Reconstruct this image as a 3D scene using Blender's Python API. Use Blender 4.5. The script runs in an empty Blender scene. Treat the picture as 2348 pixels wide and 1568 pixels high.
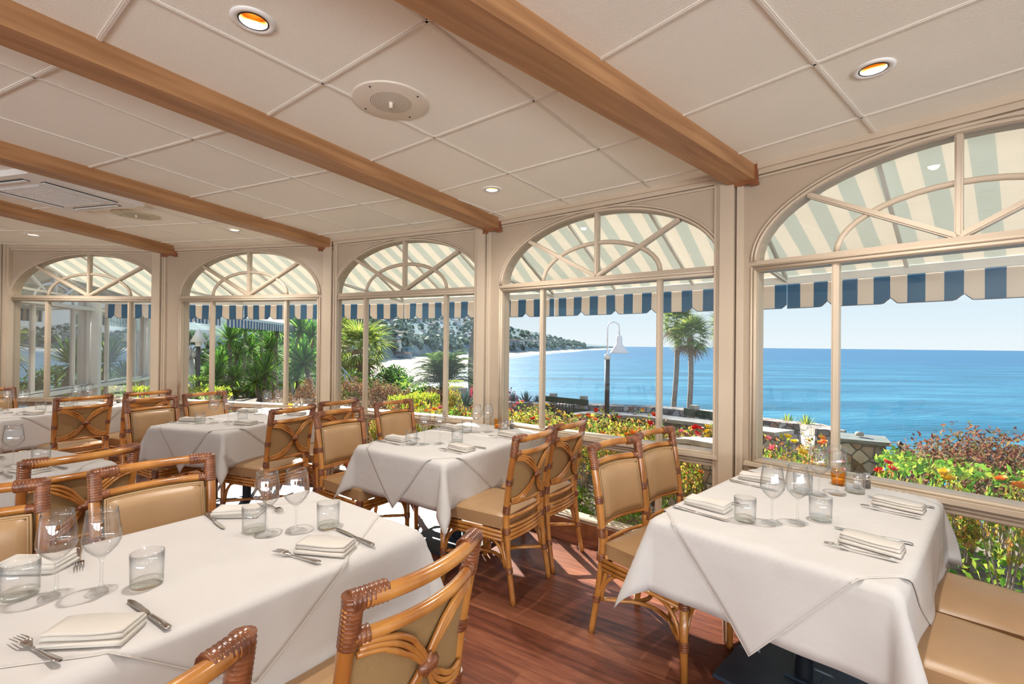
import bpy, math, random
from mathutils import Vector, Matrix, geometry
from math import sin, cos, pi, radians as R, sqrt, atan2, hypot
random.seed(7)
sc = bpy.context.scene
COL = sc.collection
V = Vector
# ---------------------------------------------------------------- camera
EYE = 1.46; FPX = 1075.86; PITCH = R(.3824); ROLL = R(.5915)
cp, sp, cr, sr = cos(PITCH), sin(PITCH), cos(ROLL), sin(ROLL)
camd = bpy.data.cameras.new('camera'); cam = bpy.data.objects.new('camera', camd); COL.objects.link(cam)
Rv = V((cr, -sr*sp, sr*cp)); Dv = V((sr, cr*sp, -cr*cp)); Fv = V((0, cp, sp))
cam.matrix_world = Matrix(((Rv.x, -Dv.x, -Fv.x, 0), (Rv.y, -Dv.y, -Fv.y, 0), (Rv.z, -Dv.z, -Fv.z, EYE), (0, 0, 0, 1)))
camd.sensor_width = 36; camd.lens = 36*FPX/2348; camd.clip_start = .03; camd.clip_end = 30000
sc.camera = cam
# ---------------------------------------------------------------- sky, sun, exposure
vs = sc.view_settings
vs.view_transform = 'Standard'; vs.look = 'None'; vs.gamma = 1; vs.use_curve_mapping = False
vs.exposure = 0.27
sc.cycles.transparent_max_bounces = 32
sc.cycles.max_bounces = 10; sc.cycles.diffuse_bounces = 6; sc.cycles.glossy_bounces = 5
sc.cycles.sample_clamp_indirect = 4.0
sc.cycles.caustics_reflective = False; sc.cycles.caustics_refractive = False
wd = bpy.data.worlds.new('sky'); sc.world = wd; wd.use_nodes = True
nt = wd.node_tree; nt.nodes.clear()
wo = nt.nodes.new('ShaderNodeOutputWorld'); bg = nt.nodes.new('ShaderNodeBackground')
geo = nt.nodes.new('ShaderNodeTexCoord'); sx = nt.nodes.new('ShaderNodeSeparateXYZ'); rp = nt.nodes.new('ShaderNodeValToRGB')
nt.links.new(geo.outputs['Generated'], sx.inputs[0]); nt.links.new(sx.outputs['Z'], rp.inputs[0])
nt.links.new(rp.outputs[0], bg.inputs[0]); nt.links.new(bg.outputs[0], wo.inputs[0])
e = rp.color_ramp.elements
e[0].position = 0.0; e[0].color = (.86, .93, .98, 1)
e[1].position = 1.0; e[1].color = (.34, .56, .90, 1)
for p_, c_ in ((.04, (.80, .90, .97, 1)), (.14, (.62, .81, .96, 1)), (.4, (.52, .72, .95, 1))):
    x_ = e.new(p_); x_.color = c_
bg.inputs[1].default_value = .86
SUND = V((.33, -.95, 0)).normalized(); EL = R(24.5)
sd = bpy.data.lights.new('sun', 'SUN'); sun = bpy.data.objects.new('sun', sd); COL.objects.link(sun)
sd.energy = 17.0; sd.angle = R(.6); sd.color = (1, .93, .82)
sun.rotation_euler = V((SUND.x*cos(EL), SUND.y*cos(EL), -sin(EL))).to_track_quat('-Z', 'Y').to_euler()
REAR = [(-4.2, -5.35), (-1.4, -5.35), (1.4, -5.35), (4.2, -5.35)]      # added unseen fill lights behind the camera, standing in for window daylight
for x_, y_ in REAR:
    l_ = bpy.data.lights.new('rear_fill', 'AREA'); l_.shape = 'RECTANGLE'; l_.size = 2.2; l_.size_y = 1.5; l_.energy = 210; l_.color = (.97, .985, 1)
    o_ = bpy.data.objects.new('rear_fill', l_); COL.objects.link(o_); o_.location = (x_, y_-.3, .8); o_.rotation_euler = V((.0, .5, 1.3)).to_track_quat('-Z', 'Y').to_euler()
# ---------------------------------------------------------------- helpers
def ray(px, py):
    return (Rv*((px-1174)/FPX) + Dv*((py-784)/FPX) + Fv)
def at(px, dist):                # ground position in the direction of column px at forward distance dist
    d = ray(px, 795); return V((d.x/d.y*dist, dist, 0))
def zof(px, py, dist):           # height of a sighted point at forward distance dist
    d = ray(px, py); return EYE + d.z/d.y*dist
class MB:
    def __init__(s): s.v = []; s.f = []; s.sm = []
    def add(s, vs_, fs, smooth=False):
        o = len(s.v); s.v += [tuple(v) for v in vs_]
        for f in fs: s.f.append(tuple(i+o for i in f)); s.sm.append(smooth)
        return s
    def box(s, c, d, rz=0, M=None):
        x, y, z = d[0]/2, d[1]/2, d[2]/2; c = V(c)
        P = [V((a, b, e_)) for e_ in (-z, z) for a, b in ((-x, -y), (x, -y), (x, y), (-x, y))]
        if rz: m = Matrix.Rotation(rz, 3, 'Z'); P = [m @ p for p in P]
        P = [p+c for p in P]
        if M: P = [M @ p for p in P]
        return s.add(P, [(3, 2, 1, 0), (4, 5, 6, 7), (0, 1, 5, 4), (1, 2, 6, 5), (2, 3, 7, 6), (3, 0, 4, 7)])
    def tube(s, pts, r, n=8, closed=False, caps=True, squash=1):
        pts = [V(p) for p in pts]; N = len(pts)
        if N < 2: return s
        rr = r if isinstance(r, (list, tuple)) else [r]*N
        vs_ = []; prev = None
        for i, p in enumerate(pts):
            if closed: t = pts[(i+1) % N]-pts[i-1]
            else: t = pts[min(i+1, N-1)]-pts[max(i-1, 0)]
            if t.length < 1e-9: t = V((0, 0, 1))
            t.normalize()
            if prev is None:
                a = V((0, 0, 1)) if abs(t.z) < .9 else V((1, 0, 0)); u = t.cross(a).normalized()
            else:
                u = prev - t*prev.dot(t); u = u.normalized() if u.length > 1e-6 else t.orthogonal().normalized()
            prev = u; w = t.cross(u)
            for k in range(n):
                a = 2*pi*k/n + (pi/4 if n == 4 else 0); vs_.append(p + (u*cos(a) + w*sin(a)*squash)*rr[i])
        fs = []
        for i in range(N if closed else N-1):
            j = (i+1) % N
            for k in range(n): fs.append((i*n+k, i*n+(k+1) % n, j*n+(k+1) % n, j*n+k))
        o = len(s.v); s.add(vs_, fs, n > 4)
        if caps and not closed:
            s.f.append(tuple(o+k for k in range(n))[::-1]); s.sm.append(False)
            s.f.append(tuple(o+(N-1)*n+k for k in range(n))); s.sm.append(False)
        return s
    def lathe(s, prof, n=24, c=(0, 0, 0), smooth=True, close=False):
        c = V(c); vs_ = []; m = len(prof)
        for r, z in prof:
            for k in range(n): a = 2*pi*k/n; vs_.append(c+V((r*cos(a), r*sin(a), z)))
        fs = [(i*n+k, i*n+(k+1) % n, (i+1)*n+(k+1) % n, (i+1)*n+k) for i in range(m-1) for k in range(n)]
        if close: fs += [((m-1)*n+k, (m-1)*n+(k+1) % n, (k+1) % n, k) for k in range(n)]
        return s.add(vs_, fs, smooth)
    def grid(s, fn, nu, nv, smooth=True):
        vs_ = [fn(i/nu, j/nv) for j in range(nv+1) for i in range(nu+1)]
        fs = [(j*(nu+1)+i, j*(nu+1)+i+1, (j+1)*(nu+1)+i+1, (j+1)*(nu+1)+i) for j in range(nv) for i in range(nu)]
        return s.add(vs_, fs, smooth)
    def panel(s, loops, th, M, y0=0):          # outline with holes in local x,z ; thickness along local y
        flat = [p for l in loops for p in l]
        tri = geometry.tessellate_polygon([[V((x, z, 0)) for x, z in l] for l in loops])
        n = len(flat)
        vs_ = [M @ V((x, y0, z)) for x, z in flat] + [M @ V((x, y0+th, z)) for x, z in flat]
        fs = [tuple(t) for t in tri] + [tuple(i+n for i in t[::-1]) for t in tri]
        o = 0
        for l in loops:
            m = len(l)
            for i in range(m): j = (i+1) % m; fs.append((o+i, o+j, o+j+n, o+i+n))
            o += m
        return s.add(vs_, fs)
    def build(s, name, mat, parent=None, M=None):
        me = bpy.data.meshes.new(name); me.from_pydata(s.v, [], s.f)
        me.polygons.foreach_set('use_smooth', s.sm)
        mats = mat if isinstance(mat, list) else [mat]
        for m_ in mats: me.materials.append(m_)
        me.update()
        o = bpy.data.objects.new(name, me); COL.objects.link(o)
        if M: o.matrix_world = M
        if parent: o.parent = parent
        return o
def tag(o, label, cat, group=None, kind=None):
    o['label'] = label; o['category'] = cat
    if group: o['group'] = group
    if kind: o['kind'] = kind
    return o
def empty(name, label=None, cat=None, loc=(0, 0, 0), rz=0, group=None):
    o = bpy.data.objects.new(name, None); COL.objects.link(o); o.location = loc; o.rotation_euler = (0, 0, rz); o.empty_display_size = .1
    if label: tag(o, label, cat, group)
    return o
def copy_tree(o, parent=None):
    c = o.copy(); COL.objects.link(c)
    if parent: c.parent = parent
    for ch in o.children: copy_tree(ch, c)
    return c
def dup(o, loc, rz, label, group=None):
    c = copy_tree(o); c.location = loc; c.rotation_euler = (0, 0, rz); c['label'] = label
    if group: c['group'] = group
    return c
def struct(o): o['kind'] = 'structure'; return o
def arc(c, r, a0, a1, n, ry=None):
    return [(c[0]+r*cos(R(a0+(a1-a0)*i/n)), c[1]+(ry or r)*sin(R(a0+(a1-a0)*i/n))) for i in range(n+1)]
# ---------------------------------------------------------------- materials
def mk(name):
    m = bpy.data.materials.new(name); m.use_nodes = True; t = m.node_tree
    return m, t, t.nodes['Principled BSDF']
def N(t, typ, **k):
    n = t.nodes.new(typ)
    for a, b in k.items(): setattr(n, a, b)
    return n
def coords(t, scale=(1, 1, 1), rot=(0, 0, 0), src='Object'):
    tc = N(t, 'ShaderNodeTexCoord'); mp = N(t, 'ShaderNodeMapping')
    mp.inputs['Scale'].default_value = scale; mp.inputs['Rotation'].default_value = rot
    t.links.new(tc.outputs[src], mp.inputs[0]); return mp.outputs[0]
def mat(name, c, rough=.5, c2=None, ns=8, metal=0, bump=0, bs=None, stretch=(1, 1, 1), det=3, coat=0, sheen=0, spec=None, trans=0, lo=.35, hi=.65, rot=(0, 0, 0), src='Object'):
    m, t, b = mk(name)
    b.inputs['Base Color'].default_value = (*c, 1); b.inputs['Roughness'].default_value = rough; b.inputs['Metallic'].default_value = metal
    if coat: b.inputs['Coat Weight'].default_value = coat; b.inputs['Coat Roughness'].default_value = .15
    if spec is not None: b.inputs['Specular IOR Level'].default_value = spec
    if c2 or bump:
        co = coords(t, stretch, rot, src)
        n = N(t, 'ShaderNodeTexNoise'); n.inputs['Scale'].default_value = ns; n.inputs['Detail'].default_value = det
        t.links.new(co, n.inputs['Vector'])
        if c2:
            r_ = N(t, 'ShaderNodeValToRGB'); r_.color_ramp.elements[0].color = (*c, 1); r_.color_ramp.elements[1].color = (*c2, 1)
            r_.color_ramp.elements[0].position = lo; r_.color_ramp.elements[1].position = hi
            t.links.new(n.outputs[0], r_.inputs[0]); t.links.new(r_.outputs[0], b.inputs['Base Color'])
        if bump:
            bn = n
            if bs: bn = N(t, 'ShaderNodeTexNoise'); bn.inputs['Scale'].default_value = bs; bn.inputs['Detail'].default_value = 4; t.links.new(co, bn.inputs['Vector'])
            bp = N(t, 'ShaderNodeBump'); bp.inputs['Strength'].default_value = bump; bp.inputs['Distance'].default_value = .01
            t.links.new(bn.outputs[0], bp.inputs['Height']); t.links.new(bp.outputs[0], b.inputs['Normal'])
    return m
def leafmat(name, cols, rough=.45, trans=.5):
    m, t, b = mk(name)
    g = N(t, 'ShaderNodeNewGeometry'); r_ = N(t, 'ShaderNodeValToRGB'); t.links.new(g.outputs['Random Per Island'], r_.inputs[0])
    el = r_.color_ramp.elements; el[0].color = (*cols[0], 1); el[1].color = (*cols[-1], 1)
    for i, c in enumerate(cols[1:-1]): x = el.new((i+1)/(len(cols)-1)); x.color = (*c, 1)
    b.inputs['Roughness'].default_value = .7; b.inputs['Specular IOR Level'].default_value = .12
    t.links.new(r_.outputs[0], b.inputs['Base Color'])
    tr = N(t, 'ShaderNodeBsdfTranslucent'); mx = N(t, 'ShaderNodeMixShader'); mx.inputs[0].default_value = trans
    t.links.new(r_.outputs[0], tr.inputs[0]); t.links.new(b.outputs[0], mx.inputs[1]); t.links.new(tr.outputs[0], mx.inputs[2])
    t.links.new(mx.outputs[0], t.nodes['Material Output'].inputs[0]); return m
def thin_glass(name, tint=(.97, .985, .98), edge=.0, r0=.04, edgecol=(.55, .6, .62)):
    m, t, b = mk(name); t.nodes.remove(b)
    tr = N(t, 'ShaderNodeBsdfTransparent'); gl = N(t, 'ShaderNodeBsdfGlossy'); gl.inputs['Roughness'].default_value = 0
    mx = N(t, 'ShaderNodeMixShader')
    g = N(t, 'ShaderNodeNewGeometry')
    # keep the Fresnel term the same from both sides of a pane
    fc = N(t, 'ShaderNodeVectorMath', operation='DOT_PRODUCT'); ab = N(t, 'ShaderNodeMath', operation='ABSOLUTE')
    t.links.new(g.outputs['Normal'], fc.inputs[0]); t.links.new(g.outputs['Incoming'], fc.inputs[1]); t.links.new(fc.outputs['Value'], ab.inputs[0])
    one = N(t, 'ShaderNodeMath', operation='SUBTRACT'); one.inputs[0].default_value = 1; t.links.new(ab.outputs[0], one.inputs[1])
    pw = N(t, 'ShaderNodeMath', operation='POWER'); pw.inputs[1].default_value = 5; t.links.new(one.outputs[0], pw.inputs[0])
    ma = N(t, 'ShaderNodeMath', operation='MULTIPLY_ADD'); ma.inputs[1].default_value = 1-r0; ma.inputs[2].default_value = r0; t.links.new(pw.outputs[0], ma.inputs[0])
    if edge:
        p3 = N(t, 'ShaderNodeMath', operation='POWER'); p3.inputs[1].default_value = 2.5; t.links.new(one.outputs[0], p3.inputs[0])
        m3 = N(t, 'ShaderNodeMath', operation='MULTIPLY'); m3.inputs[1].default_value = edge; t.links.new(p3.outputs[0], m3.inputs[0])
        mc = N(t, 'ShaderNodeMix', data_type='RGBA'); mc.inputs[6].default_value = (*tint, 1); mc.inputs[7].default_value = (*edgecol, 1)
        t.links.new(m3.outputs[0], mc.inputs[0]); t.links.new(mc.outputs[2], tr.inputs[0])
    else: tr.inputs[0].default_value = (*tint, 1)
    t.links.new(ma.outputs[0], mx.inputs[0]); t.links.new(tr.outputs[0], mx.inputs[1]); t.links.new(gl.outputs[0], mx.inputs[2])
    t.links.new(mx.outputs[0], t.nodes['Material Output'].inputs[0]); return m
M_WALL = mat('cream_paint', (.43, .345, .255), .45, (.455, .365, .275), 3, bump=.05, bs=60)
M_TRIM = mat('cream_trim', (.51, .42, .315), .4, (.54, .445, .34), 3)
M_WHITE = mat('white_paint', (.78, .78, .76), .4, (.82, .82, .80), 4)
M_CEIL = mat('ceiling_tile', (.87, .865, .785), .9, (.89, .885, .805), 2, bump=.15, bs=180)
M_GRID = mat('ceiling_bar', (.74, .70, .63), .5)
M_BEAM = mat('beam_wood', (.25, .11, .042), .45, (.47, .25, .11), 5, stretch=(.35, 6, 6), det=8, bump=.08, lo=.25, hi=.75)
M_BEAMDK = mat('bracket_wood', (.20, .07, .03), .4, (.28, .11, .045), 12)
M_CANE = mat('rattan_pole', (.33, .115, .022), .22, (.55, .245, .055), 9, stretch=(1, 1, .35), coat=.5, det=4)
M_WRAP = mat('leather_binding', (.12, .034, .012), .3, (.24, .08, .028), 30, coat=.4, bump=.3)
M_LEATH = mat('tan_leather', (.37, .22, .105), .36, (.41, .25, .125), 4, bump=.06, bs=220)
M_PIPE = mat('piping', (.40, .25, .12), .4)
M_CLOTH = mat('white_linen', (.54, .52, .505), .85, (.575, .555, .54), 2.5, bump=.7, bs=7, det=7)
M_NAP = mat('napkin_linen', (.58, .54, .49), .9, (.62, .58, .53), 6, bump=.2, bs=40)
M_STEEL = mat('polished_steel', (.55, .52, .49), .16, metal=1)
M_IRON = mat('black_iron', (.012, .014, .02), .35)
M_PLATE = mat('blue_black_plate', (.02, .035, .06), .42, (.035, .055, .085), 6)
M_PANE = thin_glass('window_glass', (.985, .995, .99))
M_PANE2 = thin_glass('coated_window_glass', (.95, .97, .98), r0=.30)
M_GLASS = thin_glass('crystal', (.994, .995, .995), .5, r0=.085, edgecol=(.55, .58, .60))
M_FOOT = thin_glass('glass_foot', (.998, .998, .998), r0=.05)
M_GBASE = thin_glass('tumbler_base', (.96, .965, .94), .6, r0=.10, edgecol=(.45, .48, .42))
M_AMBER = thin_glass('amber_glass', (.98, .78, .30), .6, edgecol=(.7, .35, .02))
M_SALT = mat('salt_grains', (.85, .85, .83), .8, (.75, .75, .74), 60)
M_CONC = mat('concrete', (.34, .32, .30), .8, (.44, .42, .39), 6, bump=.2, spec=.1)
M_DKGREEN = mat('dark_green_paint', (.015, .045, .035), .4)
M_BLACK = mat('black_paint', (.015, .016, .018), .45)
M_LAMPW = mat('lamp_enamel', (.70, .70, .76), .3)
M_POLE = mat('lamp_pole', (.05, .052, .055), .35, metal=.4)
def weave_mat():
    m, t, b = mk('woven_raffia'); co = coords(t, (1, 1, 1))
    w1 = N(t, 'ShaderNodeTexWave'); w1.inputs['Scale'].default_value = 130; w1.bands_direction = 'X'; w1.inputs['Distortion'].default_value = 1.2; w1.inputs['Detail'].default_value = 2
    w2 = N(t, 'ShaderNodeTexWave'); w2.inputs['Scale'].default_value = 150; w2.bands_direction = 'Z'; w2.inputs['Distortion'].default_value = 1.5
    for w in (w1, w2): t.links.new(co, w.inputs['Vector'])
    mu = N(t, 'ShaderNodeMath', operation='MULTIPLY'); t.links.new(w1.outputs['Fac'], mu.inputs[0]); t.links.new(w2.outputs['Fac'], mu.inputs[1])
    r_ = N(t, 'ShaderNodeValToRGB'); r_.color_ramp.elements[0].color = (.20, .10, .03, 1); r_.color_ramp.elements[1].color = (.60, .40, .18, 1); r_.color_ramp.elements[1].position = .6
    t.links.new(mu.outputs[0], r_.inputs[0]); t.links.new(r_.outputs[0], b.inputs['Base Color']); b.inputs['Roughness'].default_value = .7
    bp = N(t, 'ShaderNodeBump'); bp.inputs['Strength'].default_value = .5; bp.inputs['Distance'].default_value = .003
    t.links.new(mu.outputs[0], bp.inputs['Height']); t.links.new(bp.outputs[0], b.inputs['Normal']); return m
M_WEAVE = weave_mat()
def floor_mat():
    m, t, b = mk('mahogany_planks'); co = coords(t, (1, 1, 1), (0, 0, R(33)))
    br = N(t, 'ShaderNodeTexBrick'); br.inputs['Scale'].default_value = 1; br.inputs['Brick Width'].default_value = 1.1; br.inputs['Row Height'].default_value = .15
    br.inputs['Mortar Size'].default_value = .0012; br.inputs['Color1'].default_value = (0, 0, 0, 1); br.inputs['Color2'].default_value = (1, 1, 1, 1); br.inputs['Mortar'].default_value = (.2, .2, .2, 1)
    t.links.new(co, br.inputs['Vector'])
    mp = N(t, 'ShaderNodeMapping'); mp.inputs['Scale'].default_value = (1.6, 22, 1); t.links.new(co, mp.inputs[0])
    n = N(t, 'ShaderNodeTexNoise'); n.inputs['Scale'].default_value = 1.6; n.inputs['Detail'].default_value = 8; n.inputs['Roughness'].default_value = .7; t.links.new(mp.outputs[0], n.inputs['Vector'])
    mi = N(t, 'ShaderNodeMath', operation='MULTIPLY_ADD'); mi.inputs[1].default_value = .32; t.links.new(br.outputs['Color'], mi.inputs[0]); t.links.new(n.outputs[0], mi.inputs[2])
    r_ = N(t, 'ShaderNodeValToRGB'); el = r_.color_ramp.elements
    el[0].position = .38; el[0].color = (.05, .016, .010, 1); el[1].position = .95; el[1].color = (.34, .13, .068, 1); x = el.new(.62); x.color = (.17, .052, .028, 1)
    t.links.new(mi.outputs[0], r_.inputs[0]); t.links.new(r_.outputs[0], b.inputs['Base Color']); b.inputs['Roughness'].default_value = .33
    bp = N(t, 'ShaderNodeBump'); bp.inputs['Strength'].default_value = .12; bp.inputs['Distance'].default_value = .004; t.links.new(n.outputs[0], bp.inputs['Height']); t.links.new(bp.outputs[0], b.inputs['Normal']); return m
M_FLOOR = floor_mat()
# ---------------------------------------------------------------- bays of the curved window wall
A = .89
BAYS = [(-4.999, 5.512, -.376), (-2.963, 5.238, -12.869), (-1.077, 4.604, -24.97), (.625, 3.553, -37.19), (2.077, 2.186, -48.729), (3.25, .56, -60.5)]
def bayM(b):
    x, y, a = b; return Matrix.Translation((x, y, 0)) @ Matrix.Rotation(R(a), 4, 'Z')
def isect(b1, b2, off):        # where the lines of two neighbouring bays meet, offset outwards
    x1, y1, a1 = b1; x2, y2, a2 = b2; a1, a2 = R(a1), R(a2)
    p = V((x1-sin(a1)*off, y1+cos(a1)*off)); q = V((x2-sin(a2)*off, y2+cos(a2)*off)); d = V((cos(a1), sin(a1))); g = V((cos(a2), sin(a2)))
    k = d.x*g.y-d.y*g.x; s_ = ((q.x-p.x)*g.y-(q.y-p.y)*g.x)/k; return p+d*s_
ZC = 2.569; ZT, ZA, ZL, ZB = 1.988, 2.469, 1.923, .784; MU = .489
def window_wall(idx, M, l, r, names, wallm, framem, inner=True, seed=0):
    """one facet: wall panel with lunette, three tall panes and three low panes"""
    # wall
    lun = [(A*cos(a), ZT+(ZA-ZT)*sin(a)) for a in [pi*i/28 for i in range(29)]]
    tall = [(-A, ZB), (A, ZB), (A, ZL), (-A, ZL)]; low = [(-A, .14), (A, .14), (A, .69), (-A, .69)]
    wm = MB(); TOPZ = ZC+.25
    def wb(x0, x1, z0, z1): wm.box(((x0+x1)/2, .05, (z0+z1)/2), (x1-x0, .10, z1-z0), M=M)
    wb(l, -A, 0, TOPZ); wb(A, r, 0, TOPZ); wb(-A, A, 0, .14); wb(-A, A, .69, ZB); wb(-A, A, ZL, ZT)
    for (xa, za), (xb, zb) in zip(lun, lun[1:]):          # spandrel above the lunette
        q = [(xb, zb), (xa, za), (xa, TOPZ), (xb, TOPZ)]
        wm.add([M @ V((x, y, z)) for y in (0, .10) for x, z in q], [(0, 1, 2, 3), (7, 6, 5, 4), (0, 4, 5, 1)])
    w = struct(wm.build(names[0], wallm))
    fr = MB(); ins = -.012
    def bar(x0, z0, x1, z1, wd_, dp=.045, y=.03):
        d = V((x1-x0, 0, z1-z0)); L = d.length; a = atan2(d.z, d.x)
        m = M @ Matrix.Translation(((x0+x1)/2, y, (z0+z1)/2)) @ Matrix.Rotation(-a, 4, 'Y')
        fr.box((0, 0, 0), (L, dp, wd_), M=m)
        fr.box((0, -.003, 0), (L, dp*1.1, wd_*.5), M=m)
    for s_ in (-1, 1):
        bar(s_*MU, ZB, s_*MU, ZL, .034); bar(s_*MU, .14, s_*MU, .69, .034)
    bar(0, ZT, 0, ZA, .03)
    for s_ in (-1, 1):
        a = R(140) if s_ < 0 else R(40); bar(0, ZT, A*.70*s_, ZT+(ZA-ZT)*.715, .03)
    win = struct(fr.build(names[1], framem))
    def ring(pts, r_, y, name, closed=True):
        mb = MB(); mb.tube([M @ V((x, y, z)) for x, z in pts], r_, 6, closed=closed); return mb.build(name, framem, win)
    ring([(MU*cos(a), ZT+.26*sin(a)) for a in [pi*i/20 for i in range(21)]], .017, .03, 'arch_bar', False)
    tr = MB()
    for off, rr in ((.012, .010), (.032, .008)):
        tr.tube([M @ V(((A+off)*cos(a), ins+.006, ZT+(ZA-ZT+off)*sin(a))) for a in [pi*i/32 for i in range(33)]], rr, 6)
        for q in (((-A-off, ZB-off), (A+off, ZB-off), (A+off, ZL+off), (-A-off, ZL+off)), ((-A-off, .14-off), (A+off, .14-off), (A+off, .69+off), (-A-off, .69+off))):
            for i in range(4):
                (x0, z0), (x1, z1) = q[i], q[(i+1) % 4]
                tr.tube([M @ V((x0, ins+.008, z0)), M @ V((x1, ins+.008, z1))], rr, 6)
    tr.box((0, -.012, ZB-.03), (2*A+.12, .05, .022), M=M)
    tr.build('moulding', framem, win)
    g = MB()
    def pane(x0, x1, z0, z1):
        c = ((x0+x1)/2, .034, (z0+z1)/2); g.box(c, (x1-x0, .004, z1-z0), M=M)
    for z0, z1 in ((ZB, ZL), (.14, .69)):
        for x0, x1 in ((-A, -MU-.01), (-MU+.01, MU-.01), (MU+.01, A)): pane(x0, x1, z0, z1)
    g.panel([[(x, z) for x, z in lun]], .004, M, .032)
    gl = g.build('glass', M_PANE2 if framem is M_WHITE else M_PANE, win)
    return w
CE = []                                       # facet corner distances
for i, b in enumerate(BAYS):
    M = bayM(b); Mi = M.inverted()
    l = (Mi @ isect(BAYS[i-1], b, 0).to_3d()).x if i else -1.0
    r = (Mi @ isect(b, BAYS[i+1], 0).to_3d()).x if i < 5 else 1.05
    window_wall(i, M, l, r, ('wall_front', 'window_%d' % (i+1)), M_WALL, M_TRIM)
    # crown
    cr_ = MB(); cr_.box(((l+r)/2, -.016, ZC-.016), (r-l, .05, .032), M=M); cr_.box(((l+r)/2, -.010, ZC-.047), (r-l, .03, .03), M=M); cr_.box(((l+r)/2, -.006, ZC-.075), (r-l, .018, .012), M=M)
    struct(cr_.build('trim_%d' % (i+1), M_TRIM))
    bb = MB(); bb.box(((l+r)/2, -.008, .055), (r-l, .02, .11), M=M); struct(bb.build('baseboard_front', M_BEAMDK))
    CE.append((l, r))
# pilasters at the corners
PIL = []
for i in range(5):
    p = isect(BAYS[i], BAYS[i+1], 0); a = (BAYS[i][2]+BAYS[i+1][2])/2; PIL.append((p, a))
    M = Matrix.Translation((p.x, p.y, 0)) @ Matrix.Rotation(R(a), 4, 'Z')
    mb = MB(); mb.box((-.005, -.012, ZC/2), (.085, .075, ZC), M=M)
    for s_ in (-1, 1):
        mb.box((s_*.075, -.004, ZC/2), (.03, .045, ZC), M=M); mb.box((s_*.058, -.006, ZC/2), (.014, .06, ZC), M=M)
    struct(mb.build('trim_%d' % (i+7), M_TRIM))
mb = MB(); mb.box((-5.97, 5.49, ZC/2), (.13, .08, ZC)); mb.box((-5.90, 5.5, ZC/2), (.03, .06, ZC)); struct(mb.build('trim_12', M_TRIM))
# left wall of the room and floor and ceiling
mb = MB(); mb.box((0, 0, ZC/2), (5, .1, ZC), M=Matrix.Translation((-7.05, 3.2, 0)) @ Matrix.Rotation(R(64.5), 4, 'Z')); struct(mb.build('wall_left', M_WALL))
def wallpts(off):
    P = [isect(BAYS[i], BAYS[i+1], off) for i in range(5)]
    m0, m5 = bayM(BAYS[0]), bayM(BAYS[5])
    return [(m0 @ V((-1.05, off, 0))).xy] + P + [(m5 @ V((1.1, off, 0))).xy]
W0 = wallpts(.05)
floor_poly = [(p.x, p.y) for p in W0] + [(4.2, -5.5), (-9.5, -5.5), (-9.0, 1.0)]
def slab(poly, z0, z1):
    mb = MB(); tri = geometry.tessellate_polygon([[V((x, y, 0)) for x, y in poly]]); n = len(poly)
    vs_ = [(x, y, z0) for x, y in poly]+[(x, y, z1) for x, y in poly]
    fs = [tuple(t) for t in tri]+[tuple(i+n for i in t[::-1]) for t in tri]+[(i, (i+1) % n, (i+1) % n+n, i+n) for i in range(n)]
    return mb.add(vs_, fs)
struct(slab(floor_poly, -.12, 0).build('floor', M_FLOOR))
CANS = [(-.902, 1.609), (1.419, 1.849), (-.154, 3.338), (-5.04, 4.92), (-2.75, 4.62)]
cm_ = MB(); holes = [[(x+.0475*cos(2*pi*i/24), y+.0475*sin(2*pi*i/24)) for i in range(24)] for x, y in CANS]
cm_.panel([floor_poly]+holes, .01, Matrix(((1, 0, 0, 0), (0, 0, 1, 0), (0, 1, 0, 0), (0, 0, 0, 1))), ZC)
ceil = struct(cm_.build('ceiling', M_CEIL)); struct(slab(floor_poly, ZC+.11, ZC+.2).build('ceiling_deck', M_CEIL))
# ---------------------------------------------------------------- beams
BEAMS = [((-4.0, 4.4), (-3.917, 5.448), 85.), ((-2.858, 2.602), (-1.924, 4.962), 68.4), ((-1.646, 1.524), (-.118, 4.088), 59.2), ((.001, 1.501), (1.464, 2.837), 42.4)]
BW, BD = .155, .092
BL = []
names_b = ['farthest wooden ceiling beam at the left corner', 'second wooden ceiling beam from the left, above the yucca window', 'long wooden ceiling beam ending between the hill and lamp post windows', 'nearest wooden ceiling beam crossing the top middle of the room']
for k, (p0, p1, ang) in enumerate(BEAMS):
    d = V((cos(R(ang)), sin(R(ang)), 0)); nrm = V((-d.y, d.x, 0)); e1 = V((*p1, 0)); L = 6.2
    M = Matrix.Translation(e1 + nrm*BW/2 + V((0, 0, ZC-BD/2))) @ Matrix.Rotation(R(ang), 4, 'Z')
    root = empty('ceiling_beam', names_b[k], 'beam', group='timber ceiling beams'); root.matrix_world = M
    mb = MB(); mb.box((-L/2, 0, 0), (L, BW, BD+.002)); mb.build('beam_body', M_BEAM, root)
    mb = MB(); mb.box((.0, 0, -BD/2-.008), (.022, BW+.03, .018)); mb.box((0, BW/2+.008, 0), (.022, .016, BD)); mb.box((0, -BW/2-.008, 0), (.022, .016, BD))
    mb.box((.004, BW/2-.005, -BD/2-.022), (.02, .05, .018)); mb.box((.004, -BW/2+.005, -BD/2-.022), (.02, .05, .018))
    mb.build('end_bracket', M_BEAMDK, root)
    BL.append((e1, d, nrm))
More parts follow.
